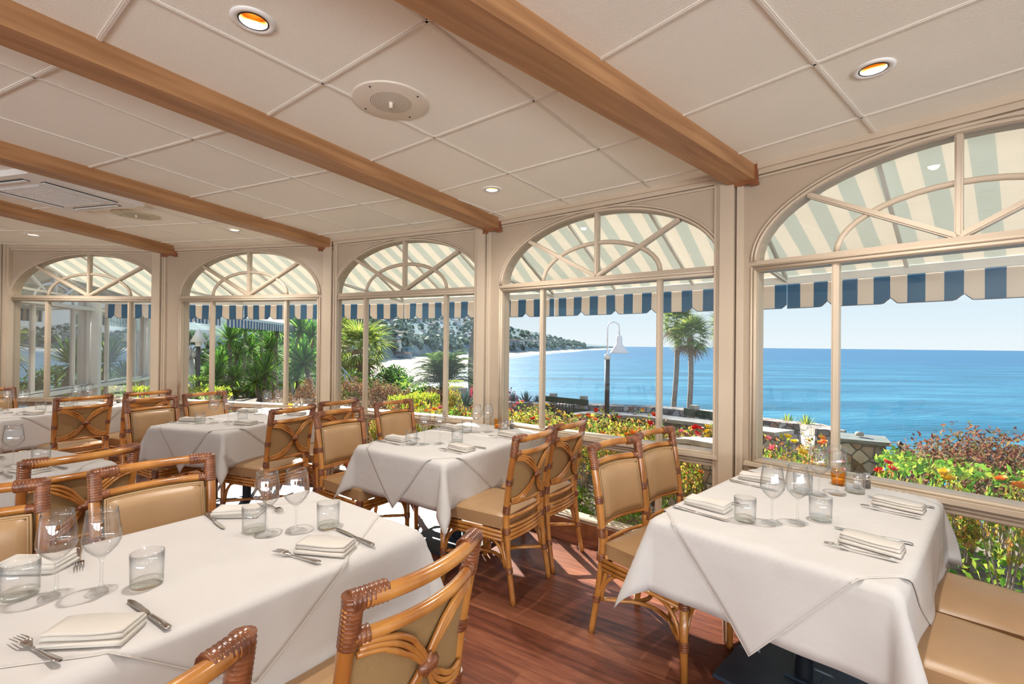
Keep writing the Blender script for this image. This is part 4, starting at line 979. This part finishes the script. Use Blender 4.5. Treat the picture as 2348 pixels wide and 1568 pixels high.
for i, (px, d, yt, lb) in enumerate(((2225, 3.35, 1072, 'low clipped green hedge behind the right sill, left run'), (2300, 2.8, 1098, 'low clipped green hedge behind the right sill, right run'))):
    p = at(px, d); bush('hedge', 'low_hedge', p.x, p.y, .5, .16, max(.2, zof(px, yt, d)+.1), lb, 'hedge', rz=R(-52))
bush('hedge', 'low_hedge', *at(1600, 4.05).xy, .25, .18, .42, 'small clipped bright green hedge at the right of the lamp post window', 'hedge', rz=R(-35))
for k, (px, d, w, h) in enumerate(((1215, 4.55, .4, .30), (2290, 2.15, .22, .14), (1450, 4.05, .4, .22), (1330, 4.3, .4, .28))):
    p = at(px, d); bush('green', 'ground_cover', p.x, p.y, w/2, w/2, h, 'low green plant on the soil, '+('left end under the pilaster', 'outside the right low pane', 'behind the pair of leather chairs', 'behind the cane-backed chairs')[k], group='ground cover plants')
# ---------------------------------------------------------------- stone walls, pier, path
def stone_mat():
    m, t, b = mk('rubble_stone'); co = coords(t)
    v = N(t, 'ShaderNodeTexVoronoi'); v.inputs['Scale'].default_value = 11; v2 = N(t, 'ShaderNodeTexVoronoi', feature='DISTANCE_TO_EDGE'); v2.inputs['Scale'].default_value = 11
    t.links.new(co, v.inputs['Vector']); t.links.new(co, v2.inputs['Vector'])
    s_ = N(t, 'ShaderNodeSeparateColor'); t.links.new(v.outputs['Color'], s_.inputs[0]); r_ = N(t, 'ShaderNodeValToRGB'); el = r_.color_ramp.elements
    el[0].color = (.18, .16, .15, 1); el[1].color = (.55, .50, .45, 1)
    for q, c in ((.3, (.30, .27, .25, 1)), (.55, (.36, .22, .15, 1)), (.7, (.42, .40, .38, 1))): x = el.new(q); x.color = c
    t.links.new(s_.outputs[0], r_.inputs[0])
    mr = N(t, 'ShaderNodeMapRange'); mr.inputs[1].default_value = .01; mr.inputs[2].default_value = .07; t.links.new(v2.outputs['Distance'], mr.inputs[0])
    mx = N(t, 'ShaderNodeMix', data_type='RGBA'); mx.inputs[6].default_value = (.23, .21, .19, 1); t.links.new(mr.outputs[0], mx.inputs[0]); t.links.new(r_.outputs[0], mx.inputs[7]); t.links.new(mx.outputs[2], b.inputs['Base Color']); b.inputs['Roughness'].default_value = .85
    bp = N(t, 'ShaderNodeBump'); bp.inputs['Strength'].default_value = 1; bp.inputs['Distance'].default_value = .03; t.links.new(mr.outputs[0], bp.inputs['Height']); t.links.new(bp.outputs[0], b.inputs['Normal'])
    return m
M_STONE = stone_mat()
def wall_run(P, top, th, name, label, m, cap=True):
    root = empty(name, label, 'wall'); mb = MB(); c = MB()
    pts = [V((p.x, p.y, 0)) for p in P]
    def ribbon(mb, pts, th, z0, z1):
        L = []
        for i, p in enumerate(pts):
            d = (pts[min(i+1, len(pts)-1)]-pts[max(i-1, 0)]).normalized(); n_ = V((-d.y, d.x, 0))*th/2; L.append((p-n_, p+n_))
        vs_ = []
        for (a, b), p in zip(L, range(99)): vs_ += [a+V((0, 0, z0)), b+V((0, 0, z0)), b+V((0, 0, z1[p])), a+V((0, 0, z1[p]))]
        fs = []
        for i in range(len(pts)-1):
            for k in range(4): fs.append((i*4+k, i*4+(k+1) % 4, (i+1)*4+(k+1) % 4, (i+1)*4+k))
        fs += [(3, 2, 1, 0), tuple((len(pts)-1)*4+k for k in range(4))]; mb.add(vs_, fs)
    ribbon(mb, pts, th, -.6, top); mb.build('rubble_face', m, root)
    if cap: ribbon(c, pts, th+.04, 0, [t+.04 for t in top]); c.v = [(x, y, z if z > .01 else top[i//4]-.0) for i, (x, y, z) in enumerate(c.v)]; c.build('coping', M_CONC, root)
    return root
def fine(P, n=4):
    out = []
    for a, b in zip(P, P[1:]):
        for i in range(n): t = i/n; out.append((a[0]+(b[0]-a[0])*t, a[1]+(b[1]-a[1])*t, a[2]+(b[2]-a[2])*t))
    return out+[P[-1]]
def sight(Ls): 
    Q = fine(Ls); return [at(px, d) for px, y, d in Q], [zof(px, y, d) for px, y, d in Q]
P, T_ = sight([(1120, 918, 8.7), (1330, 926, 8.2), (1500, 932, 7.8), (1650, 944, 7.2), (1740, 959, 6.4), (1860, 972, 5.8), (1905, 985, 5.2)]); wall_run(P, T_, .3, 'stone_wall', 'curved rubble stone wall at the cliff edge behind the roses', M_STONE, False)
P, T_ = sight([(1300, 958, 6.7), (1345, 951, 6.6), (1480, 958, 6.0), (1600, 972, 5.5), (1700, 985, 5.1), (1800, 998, 4.7)]); wall_run(P, T_, .28, 'stone_kerb', 'low pale stone kerb between the path and the rose bed', M_STONE)
P, T_ = sight([(1540, 1012, 4.35), (1600, 1014, 4.1), (1690, 1030, 3.7)]); wall_run(P, T_, .22, 'stone_kerb', 'short boulder edging in the bottom right of the lamp post window', M_STONE)
mb = MB(); Pq = fine([(1300, 0, 7.2), (1480, 0, 6.7), (1650, 0, 6.1), (1800, 0, 5.3), (1900, 0, 4.5), (1870, 0, 3.7)]); pts = [at(a, d) for a, _, d in Pq]
for i in range(len(pts)-1):
    d = (pts[i+1]-pts[i]).normalized(); n_ = V((-d.y, d.x, 0))*.42; mb.add([pts[i]-n_, pts[i+1]-n_, pts[i+1]+n_, pts[i]+n_], [(0, 1, 2, 3)])
mb.v = [(x, y, .02) for x, y, z in mb.v]; struct(mb.build('path', M_CONC))
p = at(1972, 4.25); r_ = empty('stone_pier', 'square rubble stone pier with grey slab cap outside the right window', 'pillar', (p.x, p.y, -.1), R(-32))
zc = zof(1980, 1003, 4.2)
def rough(M0): return M0
mb = MB()
def pier(u, v):
    a = 2*pi*u; sq = .17/max(abs(cos(a)), abs(sin(a))); sq = min(sq, .205); k = 1+.03*sin(u*40+v*9)+.03*sin(v*17+u*12); return (cos(a)*sq*k*(1.08-.08*v), sin(a)*sq*k*(1.08-.08*v), v*(zc+.06))
mb.grid(pier, 48, 16); mb.build('rubble_shaft', M_STONE, r_)
mb = MB(); mb.box((0, 0, zc+.08), (.41, .37, .03)); mb.build('slab_cap', mat('slate_slab', (.13, .15, .145), .7, (.19, .21, .20), 9), r_)
b_ = MB(); b_.lathe([(.0001, 0), (.03, .005), (.036, .02), (.03, .036), (.0001, .042)], 12); bo = b_.build('boulder', M_CONC); bo.location = (p.x+.0, p.y, zc+.002); tag(bo, 'small round boulder resting on the slab of the stone pier', 'stone')
# ---------------------------------------------------------------- benches, basket, lamp post
def bench(px0, y0, px1, y1, d0, d1, label):
    a, b = at(px0, d0), at(px1, d1); z = (zof(px0, y0, d0)+zof(px1, y1, d1))/2; d = (b-a); L = d.length; ang = atan2(d.y, d.x); c = (a+b)/2
    r_ = empty('garden_bench', label, 'bench', (c.x, c.y, -.1), ang, 'benches by the stone wall'); h = z+.1
    for s_ in (-1, 1):
        m_ = MB(); m_.box((s_*L*.36, .05, h/2+.01), (.085, .09, h+.05)); m_.build('concrete_post', M_CONC, r_)
        m_ = MB(); m_.box((s_*L*.36, -.18, .2), (.08, .4, .07)); m_.box((s_*L*.36, -.33, .1), (.08, .08, .2)); m_.build('concrete_leg', M_CONC, r_)
    for k in range(3): m_ = MB(); m_.box((0, -.01, h-.05-.14*k), (L, .035, .085)); m_.build('back_slat', M_DKGREEN, r_)
    for k in range(3): m_ = MB(); m_.box((0, -.09-.13*k, .25), (L, .11, .035)); m_.build('seat_slat', M_DKGREEN, r_)
bench(1253, 906, 1350, 916, 7.4, 6.9, 'slatted green bench on concrete posts, left of the lamp post')
bench(1572, 938, 1690, 946, 5.9, 5.3, 'slatted green bench on concrete posts, below the two palms')
p = at(1291, 6.5); r_ = empty('litter_basket', 'round black slatted litter basket before the left bench', 'litter bin', (p.x, p.y, -.1)); zt = zof(1291, 925, 6.5)+.1
for k in range(22):
    a = 2*pi*k/22; MB().tube([(cos(a)*.10, sin(a)*.10, .03), (cos(a)*.14, sin(a)*.14, zt*.8), (cos(a)*.17, sin(a)*.17, zt)], .008, 4).build('slat', M_BLACK, r_)
MB().lathe([(.13, zt*.8), (.145, zt*.82), (.13, zt*.84)], 20).build('hoop', M_BLACK, r_); MB().lathe([(.001, .03), (.10, .03), (.09, zt*.7), (.001, zt*.7)], 16).build('liner', M_BLACK, r_)
D = 5.8; p = at(1393, D); r_ = empty('lamp_post', 'tall garden lamp post with goose neck and bell shade against the sea', 'lamp post', (p.x, p.y, -.1))
z1, z2, z3 = zof(1393, 822, D)+.1, zof(1400, 738, D)+.1, zof(1420, 770, D)+.1
MB().tube([(0, 0, 0), (0, 0, z1)], .031, 12).build('pole', M_POLE, r_); MB().tube([(0, 0, z1-.01), (0, 0, z1+.055)], .036, 12).build('collar', M_LAMPW, r_)
rad = .072; top = z2-rad
P = [(0, 0, z1+.05), (0, 0, top)]+[(rad-rad*cos(a), 0, top+rad*sin(a)) for a in [pi*i/12 for i in range(1, 13)]]+[(2*rad, 0, z3)]
MB().tube(P, .009, 8).build('goose_neck', M_LAMPW, r_)
s_ = zof(1420, 808, D)+.1
MB().lathe([(.008, z3+.012), (.030, z3), (.038, z3-.03), (.038, z3-.10), (.118, s_), (.118, s_-.008), (.034, z3-.105), (.001, z3-.09)], 24, (2*rad, 0, 0)).build('bell_shade', M_LAMPW, r_)
D = 10.5; p = at(455, D); r_ = empty('path_lamp', 'white hatted lamp on dark pole left of the yuccas', 'lamp post', (p.x, p.y, gz(p.x, p.y))); g0 = gz(p.x, p.y)
z1 = zof(455, 788, D)-g0; z2 = zof(455, 757, D)-g0
MB().tube([(0, 0, 0), (0, 0, z1)], .045, 10).build('pole', M_POLE, r_); MB().lathe([(.06, z1-.06), (.065, z1+.03), (.17, z1+.04), (.03, z2), (.0001, z2+.03)], 16).build('hat', M_WHITE, r_)
# ---------------------------------------------------------------- palms, yuccas and other big plants
def blade(mb, p, d, L, w, droop=.3, seg=3):
    d = d.normalized(); s_ = d.cross(V((0, 0, 1))); s_ = s_.normalized() if s_.length > .01 else V((1, 0, 0)); vs_ = []
    for i in range(seg+1):
        t = i/seg; c = p+d*L*t+V((0, 0, -droop*L*t*t)); ww = w*(1-t)**.6*(.6+.4*min(1, t*4)) if i < seg else 0
        vs_ += [c-s_*ww, c+s_*ww]
    mb.add(vs_, [(2*i, 2*i+1, 2*i+3, 2*i+2) for i in range(seg)], False)
def rosette(n, L, w, rnd, lo=-.5, up=1.0, droop=.15):
    mb = MB()
    for _ in range(n):
        a = rnd.uniform(0, 2*pi); e_ = R(rnd.uniform(lo*90, up*90)); blade(mb, V((0, 0, 0)), V((cos(a)*cos(e_), sin(a)*cos(e_), sin(e_))), L*rnd.uniform(.8, 1.1), w, droop)
    return mb
rosm = [rosette(190, 1, .036, rnd, lo=-.3).build('leaf_rosette', L_YUC) for _ in range(2)]
for o in rosm: COL.objects.unlink(o)
ROSD = [o.data for o in rosm]
YU = [('tall yucca with two crowns at the left mullion', 12.2, [(528, 779, .50), (508, 838, .50), (545, 815, .4)]), ('tall slender yucca just left of the trio centre', 13.2, [(562, 752, .50)]), ('tall yucca with leaning trunk in the middle', 13.0, [(598, 752, .50), (575, 800, .4)]), ('bushy yucca near the right mullion of its window', 11.8, [(636, 758, .52), (622, 806, .55)]), ('big yucca crown at the right beside the pilaster', 11.5, [(688, 756, .58), (715, 770, .4)]), ('low bright yucca spreading over the soil in the middle', 10.5, [(610, 858, .55), (585, 875, .4)]), ('low yellow green yucca right of the middle', 10.3, [(697, 832, .55), (680, 868, .45)]), ('low dark yucca clump at the left', 11.5, [(495, 868, .5), (540, 870, .4)])]
for lb, d, cr_s in YU:
    d *= 1.38; cr_s = [(a_, b_, c_*1.75) for a_, b_, c_ in cr_s]
    p = at(cr_s[0][0], d); g0 = gz(p.x, p.y); r_ = empty('yucca', lb, 'yucca', (p.x, p.y, g0), group=None)
    for px, y, s_ in cr_s:
        q = at(px, d+rnd.uniform(-.3, .3)); z = zof(px, y, d)-g0; o = bpy.data.objects.new('leaf_rosette', rnd.choice(ROSD)); COL.objects.link(o); o.parent = r_; o.location = (q.x-p.x, q.y-p.y, z); o.scale = (s_,)*3; o.rotation_euler = (0, 0, rnd.uniform(0, 6))
        t_ = MB(); b0 = V(((q.x-p.x)*.3+rnd.uniform(-.3, .3), 0, 0)); t_.tube([b0, b0.lerp(V((q.x-p.x, q.y-p.y, z)), .5)+V((rnd.uniform(-.1, .1), 0, 0)), (q.x-p.x, q.y-p.y, z)], [.10, .07, .055], 8); t_.build('trunk', M_TRUNK, r_)
        th = MB(); th.lathe([(.05, -.40), (.09, -.28), (.11, -.1), (.05, .0)], 10, (q.x-p.x, q.y-p.y, z)); 
        if z > 1.9 and cr_s[0][0] in (528, 688): th.build('dead_thatch', M_THATCH, r_)
p = at(435, 14.2); g0 = gz(p.x, p.y); r_ = empty('dragon_tree', 'small dragon tree with pale trunk and dense grey green crown', 'tree', (p.x, p.y, g0)); zc = zof(435, 805, 14.2)-g0
MB().tube([(0, 0, 0), (.03, 0, zc*.4), (-.02, 0, zc-.25)], [.17, .13, .15], 10).build('trunk', M_WTRUNK, r_)
lf = leafmat('dragon_blades', [(.03, .08, .05), (.08, .15, .09), (.13, .20, .11)])
cm = MB()
for k in range(34):
    a = rnd.uniform(0, 2*pi); e_ = rnd.uniform(0, 1); c = V((cos(a)*.55*sqrt(e_), sin(a)*.55*sqrt(e_), .05+.36*sqrt(1-e_)))
    for _ in range(26): a2 = rnd.uniform(0, 2*pi); e2 = rnd.uniform(-.2, 1.4); blade(cm, c, V((cos(a2)*cos(e2), sin(a2)*cos(e2), sin(e2)))+c*.8, .36, .019, .2, 2)
cm.v = [(x, y, z+zc) for x, y, z in cm.v]; cm.build('crown', lf, r_)
bm_ = MB()
for k in range(7): a = k*.9; bm_.tube([(-.02, 0, zc-.3), (cos(a)*.2, sin(a)*.2, zc-.05), (cos(a)*.33, sin(a)*.33, zc+.1)], [.06, .04, .03], 6)
bm_.build('branches', M_WTRUNK, r_)
def fan_frond(rnd, L=1.0, pet=.9, dead=False):
    mb = MB(); n = 26
    P = [V((0, 0, 0)), V((pet*.5, 0, .08)), V((pet, 0, .02))]; mb.tube(P, [.018, .014, .010], 4)
    for k in range(n):
        a = R(-115+230*k/(n-1)); d = V((cos(a), sin(a), .12*rnd.uniform(-1, 1))); blade(mb, P[-1], d, L*(.75+.25*cos(a))*rnd.uniform(.85, 1.1), .036, rnd.uniform(.25, .5), 3)
    return mb
FR = []
for k in range(3): o = fan_frond(rnd).build('frond', L_PALM); COL.objects.unlink(o); FR.append(o.data)
o = fan_frond(rnd).build('dead_frond', M_THATCH); COL.objects.unlink(o); FRD = o.data
def fan_palm(px, ycrown, d, s_, zbase, tr, label, n=38, tpx=None, lean=0):
    p = at(px, d); z = zof(px, ycrown, d); r_ = empty('fan_palm', label, 'palm tree', (p.x, p.y, zbase), 0, None); H = z-zbase
    dx = (at(tpx, d)-p).x if tpx else 0
    t_ = MB(); K = 24; t_.tube([(dx*(1-i/K)**1.0+.05*sin(i*.4), 0, H*i/K) for i in range(K+1)], [tr*(1.15-.25*i/K)*(1+.05*(i % 2)) for i in range(K+1)], 10); t_.build('trunk', M_TRUNK, r_)
    MB().lathe([(tr*.9, -s_*.9), (tr*1.25, -s_*.5), (tr*1.3, -s_*.15), (tr, .05)], 12, (0, 0, H)).build('dead_thatch', M_THATCH, r_)
    for k in range(n):
        a = k*2.399; e_ = 75-130*(k/n)**1.1; dead = k > n*.86
        o = bpy.data.objects.new('frond', FRD if dead else FR[k % 3]); COL.objects.link(o); o.parent = r_; o.location = (0, 0, H)
        o.rotation_euler = (rnd.uniform(-.3, .3), R(-e_), a); o.scale = (s_*rnd.uniform(.85, 1.1),)*3
    return r_
fan_palm(1583, 775, 20, .62, -7, .11, 'right one of the twin tall fan palms against the sea', tpx=1578)
fan_palm(1552, 742, 21, .60, -7, .11, 'left one of the twin tall fan palms, crown cut by the awning', tpx=1539)
fan_palm(1672, 755, 20, .62, -7, .11, 'third tall fan palm half hidden behind the right pilaster')
fan_palm(826, 805, 14, .62, -.6, .20, 'full fan palm crown left of the narrow mullion with the beach behind', n=34, tpx=848)
fan_palm(775, 765, 26, .9, -3, .2, 'distant yellow green palm at the left edge of the hillside window', n=20)
fan_palm(1097, 640, 15, .9, -1.5, .17, 'leaning bare palm trunk rising behind the awning by the pilaster', tpx=1083)
# date palm with arching feather fronds
def feather(rnd, L=1.0):
    mb = MB(); K = 12; P = [V((L*t*(1-.12*t*t), 0, L*(.42*t-.62*t*t*t))) for t in [i/K for i in range(K+1)]]; mb.tube(P, [.012*(1-.8*i/K) for i in range(K+1)], 4)
    for i in range(34):
        t = .12+.88*i/34; q = V((L*t*(1-.12*t*t), 0, L*(.42*t-.62*t**3))); ll = .26*L*sin(pi*min(1, .15+t*.85))+.03
        for s_ in (-1, 1): blade(mb, q, V((.55, s_, -.05+.2*rnd.random())), ll, .013, .25, 2)
    return mb
L_DATE = leafmat('date_leaflets', [(.035, .085, .03), (.09, .16, .05), (.20, .25, .10)])
FE = []
for k in range(2): o = feather(rnd).build('frond', L_DATE); COL.objects.unlink(o); FE.append(o.data)
def date_palm(px, y, d, s_, zbase, label):
    p = at(px, d); z = zof(px, y, d); r_ = empty('date_palm', label, 'palm tree', (p.x, p.y, zbase)); H = z-zbase
    MB().tube([(0, 0, 0), (0, 0, H*.6), (0, 0, H)], [.15, .13, .11], 12).build('trunk', M_TRUNK, r_)
    for k in range(52):
        o = bpy.data.objects.new('frond', FE[k % 2]); COL.objects.link(o); o.parent = r_; o.location = (0, 0, H); e_ = 66-78*(k/52); o.rotation_euler = (rnd.uniform(-.25, .25), R(-e_), k*2.399); o.scale = (s_*rnd.uniform(.85, 1.05),)*3
date_palm(1020, 878, 10.4, 1.0, -.3, 'date palm with arching feather fronds above the planter')
# planter with small tree, agaves, bollard
p = at(1047, 8.2); r_ = empty('stone_planter', 'round grey stone planter in the hillside window, right pane', 'planter', (p.x, p.y, gz(p.x, p.y))); zt = zof(1047, 888, 8.2)-gz(p.x, p.y)
MB().lathe([(.13, 0), (.15, zt*.3), (.17, zt*.8), (.20, zt*.95), (.20, zt), (.17, zt), (.16, zt-.06), (.001, zt-.06)], 24).build('bowl', M_CONC, r_)
B('yellow', 'box_plant', 1047, 8.2, 880, .2, 'small clipped plant growing in the stone planter', z=zof(1047, 892, 8.2))
B('rose', 'young_tree', 1040, 6.2, 888, .34, 'thin young tree with yellow green leaves before the stone planter', 'small tree')
def agave(px, d, ytop, s_, label, name='agave'):
    p = at(px, d); mb = MB(); n = 26; zt = zof(px, ytop, d); zb = zt-s_*.95
    for k in range(n): a = k*2.399; e_ = R(88-58*(k/n)); blade(mb, V((0, 0, 0)), V((cos(a)*cos(e_), sin(a)*cos(e_), sin(e_))), s_*rnd.uniform(.85, 1), s_*.07, .02, 4)
    r_ = empty(name, label, 'agave', (p.x, p.y, zb)); mb.build('blades', L_AGAVE if name == 'agave' else L_PALM, r_); MB().lathe([(s_*.14, -s_*.6), (s_*.16, 0), (.001, s_*.1)], 10).build('root_stock', M_STEM, r_)
agave(1207, 8.62, 893, .30, 'large blue grey agave on the stone wall beside the pilaster'); agave(1232, 8.6, 903, .2, 'small blue grey agave right of the large one'); agave(1070, 7.6, 885, .35, 'blue agave between the planter and the pink bougainvillea'); agave(1178, 8.68, 898, .22, 'small agave left of the large blue one')
agave(1808, 6.2, 946, .22, 'spiky succulent on the stone wall, left of the two', 'aloe'); agave(1850, 5.8, 948, .2, 'spiky succulent on the stone wall, right of the two', 'aloe'); agave(1690, 6.9, 950, .12, 'small spiky plant on the wall by the pilaster', 'aloe')
B('pink', 'bougainvillea', 1093, 8.0, 885, .42, 'magenta bougainvillea left of the pilaster', 'flowering shrub', z=.15)
B('pink', 'bougainvillea', 1168, 9.3, 890, .5, 'magenta bougainvillea right of the pilaster on the wall', 'flowering shrub', z=.2)
p = at(2066, 4.1); zt = zof(2066, 1008, 4.1)
r_ = empty('chain_bollard', 'black iron bollard with finial and chain near the stone pier', 'bollard', (p.x, p.y, -.1)); MB().lathe([(.028, 0), (.028, zt-.02), (.040, zt), (.035, zt+.02), (.015, zt+.03), (.028, zt+.06), (.0001, zt+.09)], 12).build('post', M_BLACK, r_)
q = at(2190, 4.2); ch = MB()
for i in range(26):
    t = i/25; c = V(((q.x-p.x)*t, (q.y-p.y)*t, zt-.02-.9*.35*t*(1-t)*1.6-.05*t)); ch.tube([c+V((.012*cos(a), .004*sin(a)*(i % 2), .008*sin(a))) for a in [2*pi*k/8 for k in range(8)]], .0028, 4, closed=True)
ch.build('chain', M_BLACK, r_)
# shrubs and hedges of the hillside window and yucca window
SH = [('green', 'shrub', 800, 12.5, 850, 1.6, 'green shrub left in the hillside window'), ('dark', 'shrub', 880, 13.5, 845, 1.6, 'dark green shrub under the fan palm'), ('green', 'shrub', 930, 12.2, 866, 1.5, 'light green shrub sloping towards the beach'), ('dark', 'shrub', 905, 15.5, 838, 1.3, 'dark shrub beside the sand'), ('green', 'shrub', 985, 11.5, 885, 1.2, 'green shrub below the date palm'), ('dark', 'shrub', 790, 16, 838, 1.8, 'dark shrub behind the curved rail'), ('green', 'shrub', 850, 11, 868, 1.2, 'bright green shrub before the fan palm trunk'),
      ('red', 'heather_bush', 800, 9.2, 866, 1.0, 'rusty pink bush at the left of the hillside window'), ('red', 'heather_bush', 860, 8.9, 872, 1.0, 'rusty pink bush in the middle pane'), ('red', 'heather_bush', 905, 8.6, 882, .9, 'orange leaved bush sloping to the hedge'), ('red', 'heather_bush', 998, 8.8, 888, .6, 'mauve bush left of the planter'), ('red', 'heather_bush', 1005, 6.6, 925, .5, 'rusty bush at the right pane foot'), ('red', 'heather_bush', 880, 6.3, 925, .8, 'low rusty leaved bush over the window sill'), ('red', 'heather_bush', 790, 6.6, 918, .6, 'low rusty bush behind the chair tops'),
      ('yellow', 'clipped_hedge', 972, 7.3, 907, .40, 'yellow green clipped hedge in front of the planter'), ('yellow', 'clipped_hedge', 925, 7.5, 912, .36, 'yellow clipped hedge left end'), ('green', 'lily_clump', 1040, 5.7, 940, .5, 'low green clump at the sill right pane'), ('yellow', 'clipped_hedge', 985, 5.9, 950, .6, 'low yellow green edging hedge along the sill'),
      ('hedge', 'clipped_hedge', 430, 10.2, 868, .9, 'rounded green hedge before the dragon tree'), ('yellow', 'clipped_hedge', 450, 8.5, 893, .9, 'low yellow green hedge at the left of the yucca window'), ('hedge', 'clipped_hedge', 355, 9.8, 868, .7, 'green hedge beyond the wing windows'), ('yellow', 'clipped_hedge', 350, 8.6, 890, .6, 'low yellow hedge beyond the wing windows'), ('red', 'heather_bush', 706, 8.3, 868, .45, 'reddish shrub at the right of the yucca window'), ('red', 'heather_bush', 650, 9.2, 895, .7, 'straw coloured shrub under the yuccas'), ('green', 'shrub', 700, 21, 800, 2.8, 'green shrub behind the yuccas at right'), ('dark', 'shrub', 520, 20, 825, 3.6, 'dark shrub mass behind the yuccas at left'), ('dark', 'shrub', 600, 21.5, 790, 4.0, 'dark shrub mass behind the yuccas in the centre'), ('dark', 'shrub', 480, 22, 800, 4.0, 'tall dark shrub mass behind the left mullion of the yucca window'), ('dark', 'shrub', 560, 24, 765, 4.5, 'tallest dark shrub mass behind the yuccas'), ('dark', 'shrub', 650, 24, 765, 4.5, 'tall dark shrub mass behind the big yucca crown'), ('dark', 'shrub', 720, 23, 775, 3.5, 'dark shrub mass beside the pilaster behind the yuccas'), ('dark', 'shrub', 545, 17, 865, 2.2, 'dark low shrub among the yucca stems'), ('dark', 'shrub', 660, 18.5, 840, 2.8, 'dark shrub between the yucca trunks')]
for k, nm, px, d, yt, w, lb in SH: B(k, nm, px, d, yt, w, lb)
for i in range(22):
    px = rnd.uniform(760, 1100); d = rnd.uniform(9.8, 12.5); B(rnd.choice(('green', 'dark', 'yellow') if 0 else ('green', 'dark')), 'shrub', px, d, 878+rnd.uniform(0, 30)+(px-760)*.02, rnd.uniform(.8, 1.3), 'green filler shrub on the slope below the palms', group='slope shrubs')
for i in range(16):
    px = rnd.uniform(765, 1110); d = rnd.uniform(5.6, 7.0); B('rose', 'rose_bush', px, d, 930+rnd.uniform(0, 20), rnd.uniform(.4, .6), 'low %s flowered rose bush at the foot of the hillside window' % cols_[i % 4], group='roses outside the hillside window', fl=(cols_[i % 4], 2, .03))
# curved hand rail
r_ = MB(); P = [at(760, 13.2), at(775, 12.6), at(792, 12.0), at(812, 11.6)]; Zs = [zof(760, 824, 13.2), zof(775, 833, 12.6), zof(792, 850, 12), zof(812, 876, 11.6)]
for k in range(2): r_.tube([V((p.x, p.y, z-.16*k)) for p, z in zip(P, Zs)], .018, 6)
for p, z in zip(P, Zs): r_.tube([V((p.x, p.y, z)), V((p.x, p.y, gz(p.x, p.y)))], .015, 6)
tag(r_.build('hand_rail', M_STEEL), 'curved metal hand rail among the green shrubs', 'railing')
# truck, street wall and sign beyond the wing
p = at(316, 21); r_ = empty('box_truck', 'white box truck parked beyond the wing windows', 'truck', (p.x, p.y, gz(p.x, p.y)-.1), R(4)); g0 = 0
MB().box((.9, 1.2, 1.2), (2.0, 1.6, 1.5)).build('cab', M_WHITE, r_); MB().box((.9, .39, 1.55), (1.7, .03, .55)).build('windscreen', M_WIN, r_); MB().box((.9, .2, .85), (1.5, .5, .75)).build('bonnet', M_WHITE, r_)
g = MB(); [g.box((.9, -.07, .65+.09*k), (1.1, .04, .035)) for k in range(5)]; g.build('grille', M_STEEL, r_); MB().box((.9, -.1, .38), (2.0, .2, .22)).build('bumper', M_BLACK, r_); MB().box((.9, 4.2, 1.7), (2.2, 4.4, 2.3)).build('cargo_box', M_WHITE, r_)
for x_ in (.05, 1.75):
    for y_ in (.5, 5.2): w_ = MB(); w_.lathe([(.001, -.12), (.30, -.12), (.38, -.08), (.38, .08), (.30, .12), (.001, .12)], 18); w_.build('wheel', M_BLACK, r_, None).matrix_local = Matrix.Translation((x_, y_, .38)) @ Matrix.Rotation(pi/2, 4, 'Y')
    MB().lathe([(.0001, -.02), (.09, -.02), (.09, .02), (.0001, .02)], 12).build('headlamp', M_STEEL, r_).matrix_local = Matrix.Translation((x_+.05, -.05, .85)) @ Matrix.Rotation(pi/2, 4, 'X')
p = at(355, 12.5); r_ = empty('round_table', 'round white outdoor table tipped up beyond the wing', 'table', (p.x, p.y, gz(p.x, p.y)), 0); zt = zof(355, 850, 12.5)-gz(p.x, p.y)
d_ = MB(); d_.lathe([(.0001, -.02), (.26, -.02), (.27, 0), (.26, .02), (.0001, .02)], 24); d_.build('round_top', M_WHITE, r_).matrix_local = Matrix.Translation((0, 0, zt)) @ Matrix.Rotation(R(80), 4, 'X')
MB().tube([(0, 0, 0), (0, 0, zt-.05)], .035, 8).build('leg', M_WHITE, r_)
mb = MB(); mb.box((0, 0, 1.2), (14, .3, 3.4), M=Matrix.Translation((at(420, 33).x-3, 33, -.7)) @ Matrix.Rotation(R(8), 4, 'Z')); tag(mb.build('street_wall', mat('grey_wall', (.42, .44, .46), .8)), 'plain grey wall behind the white truck', 'wall')
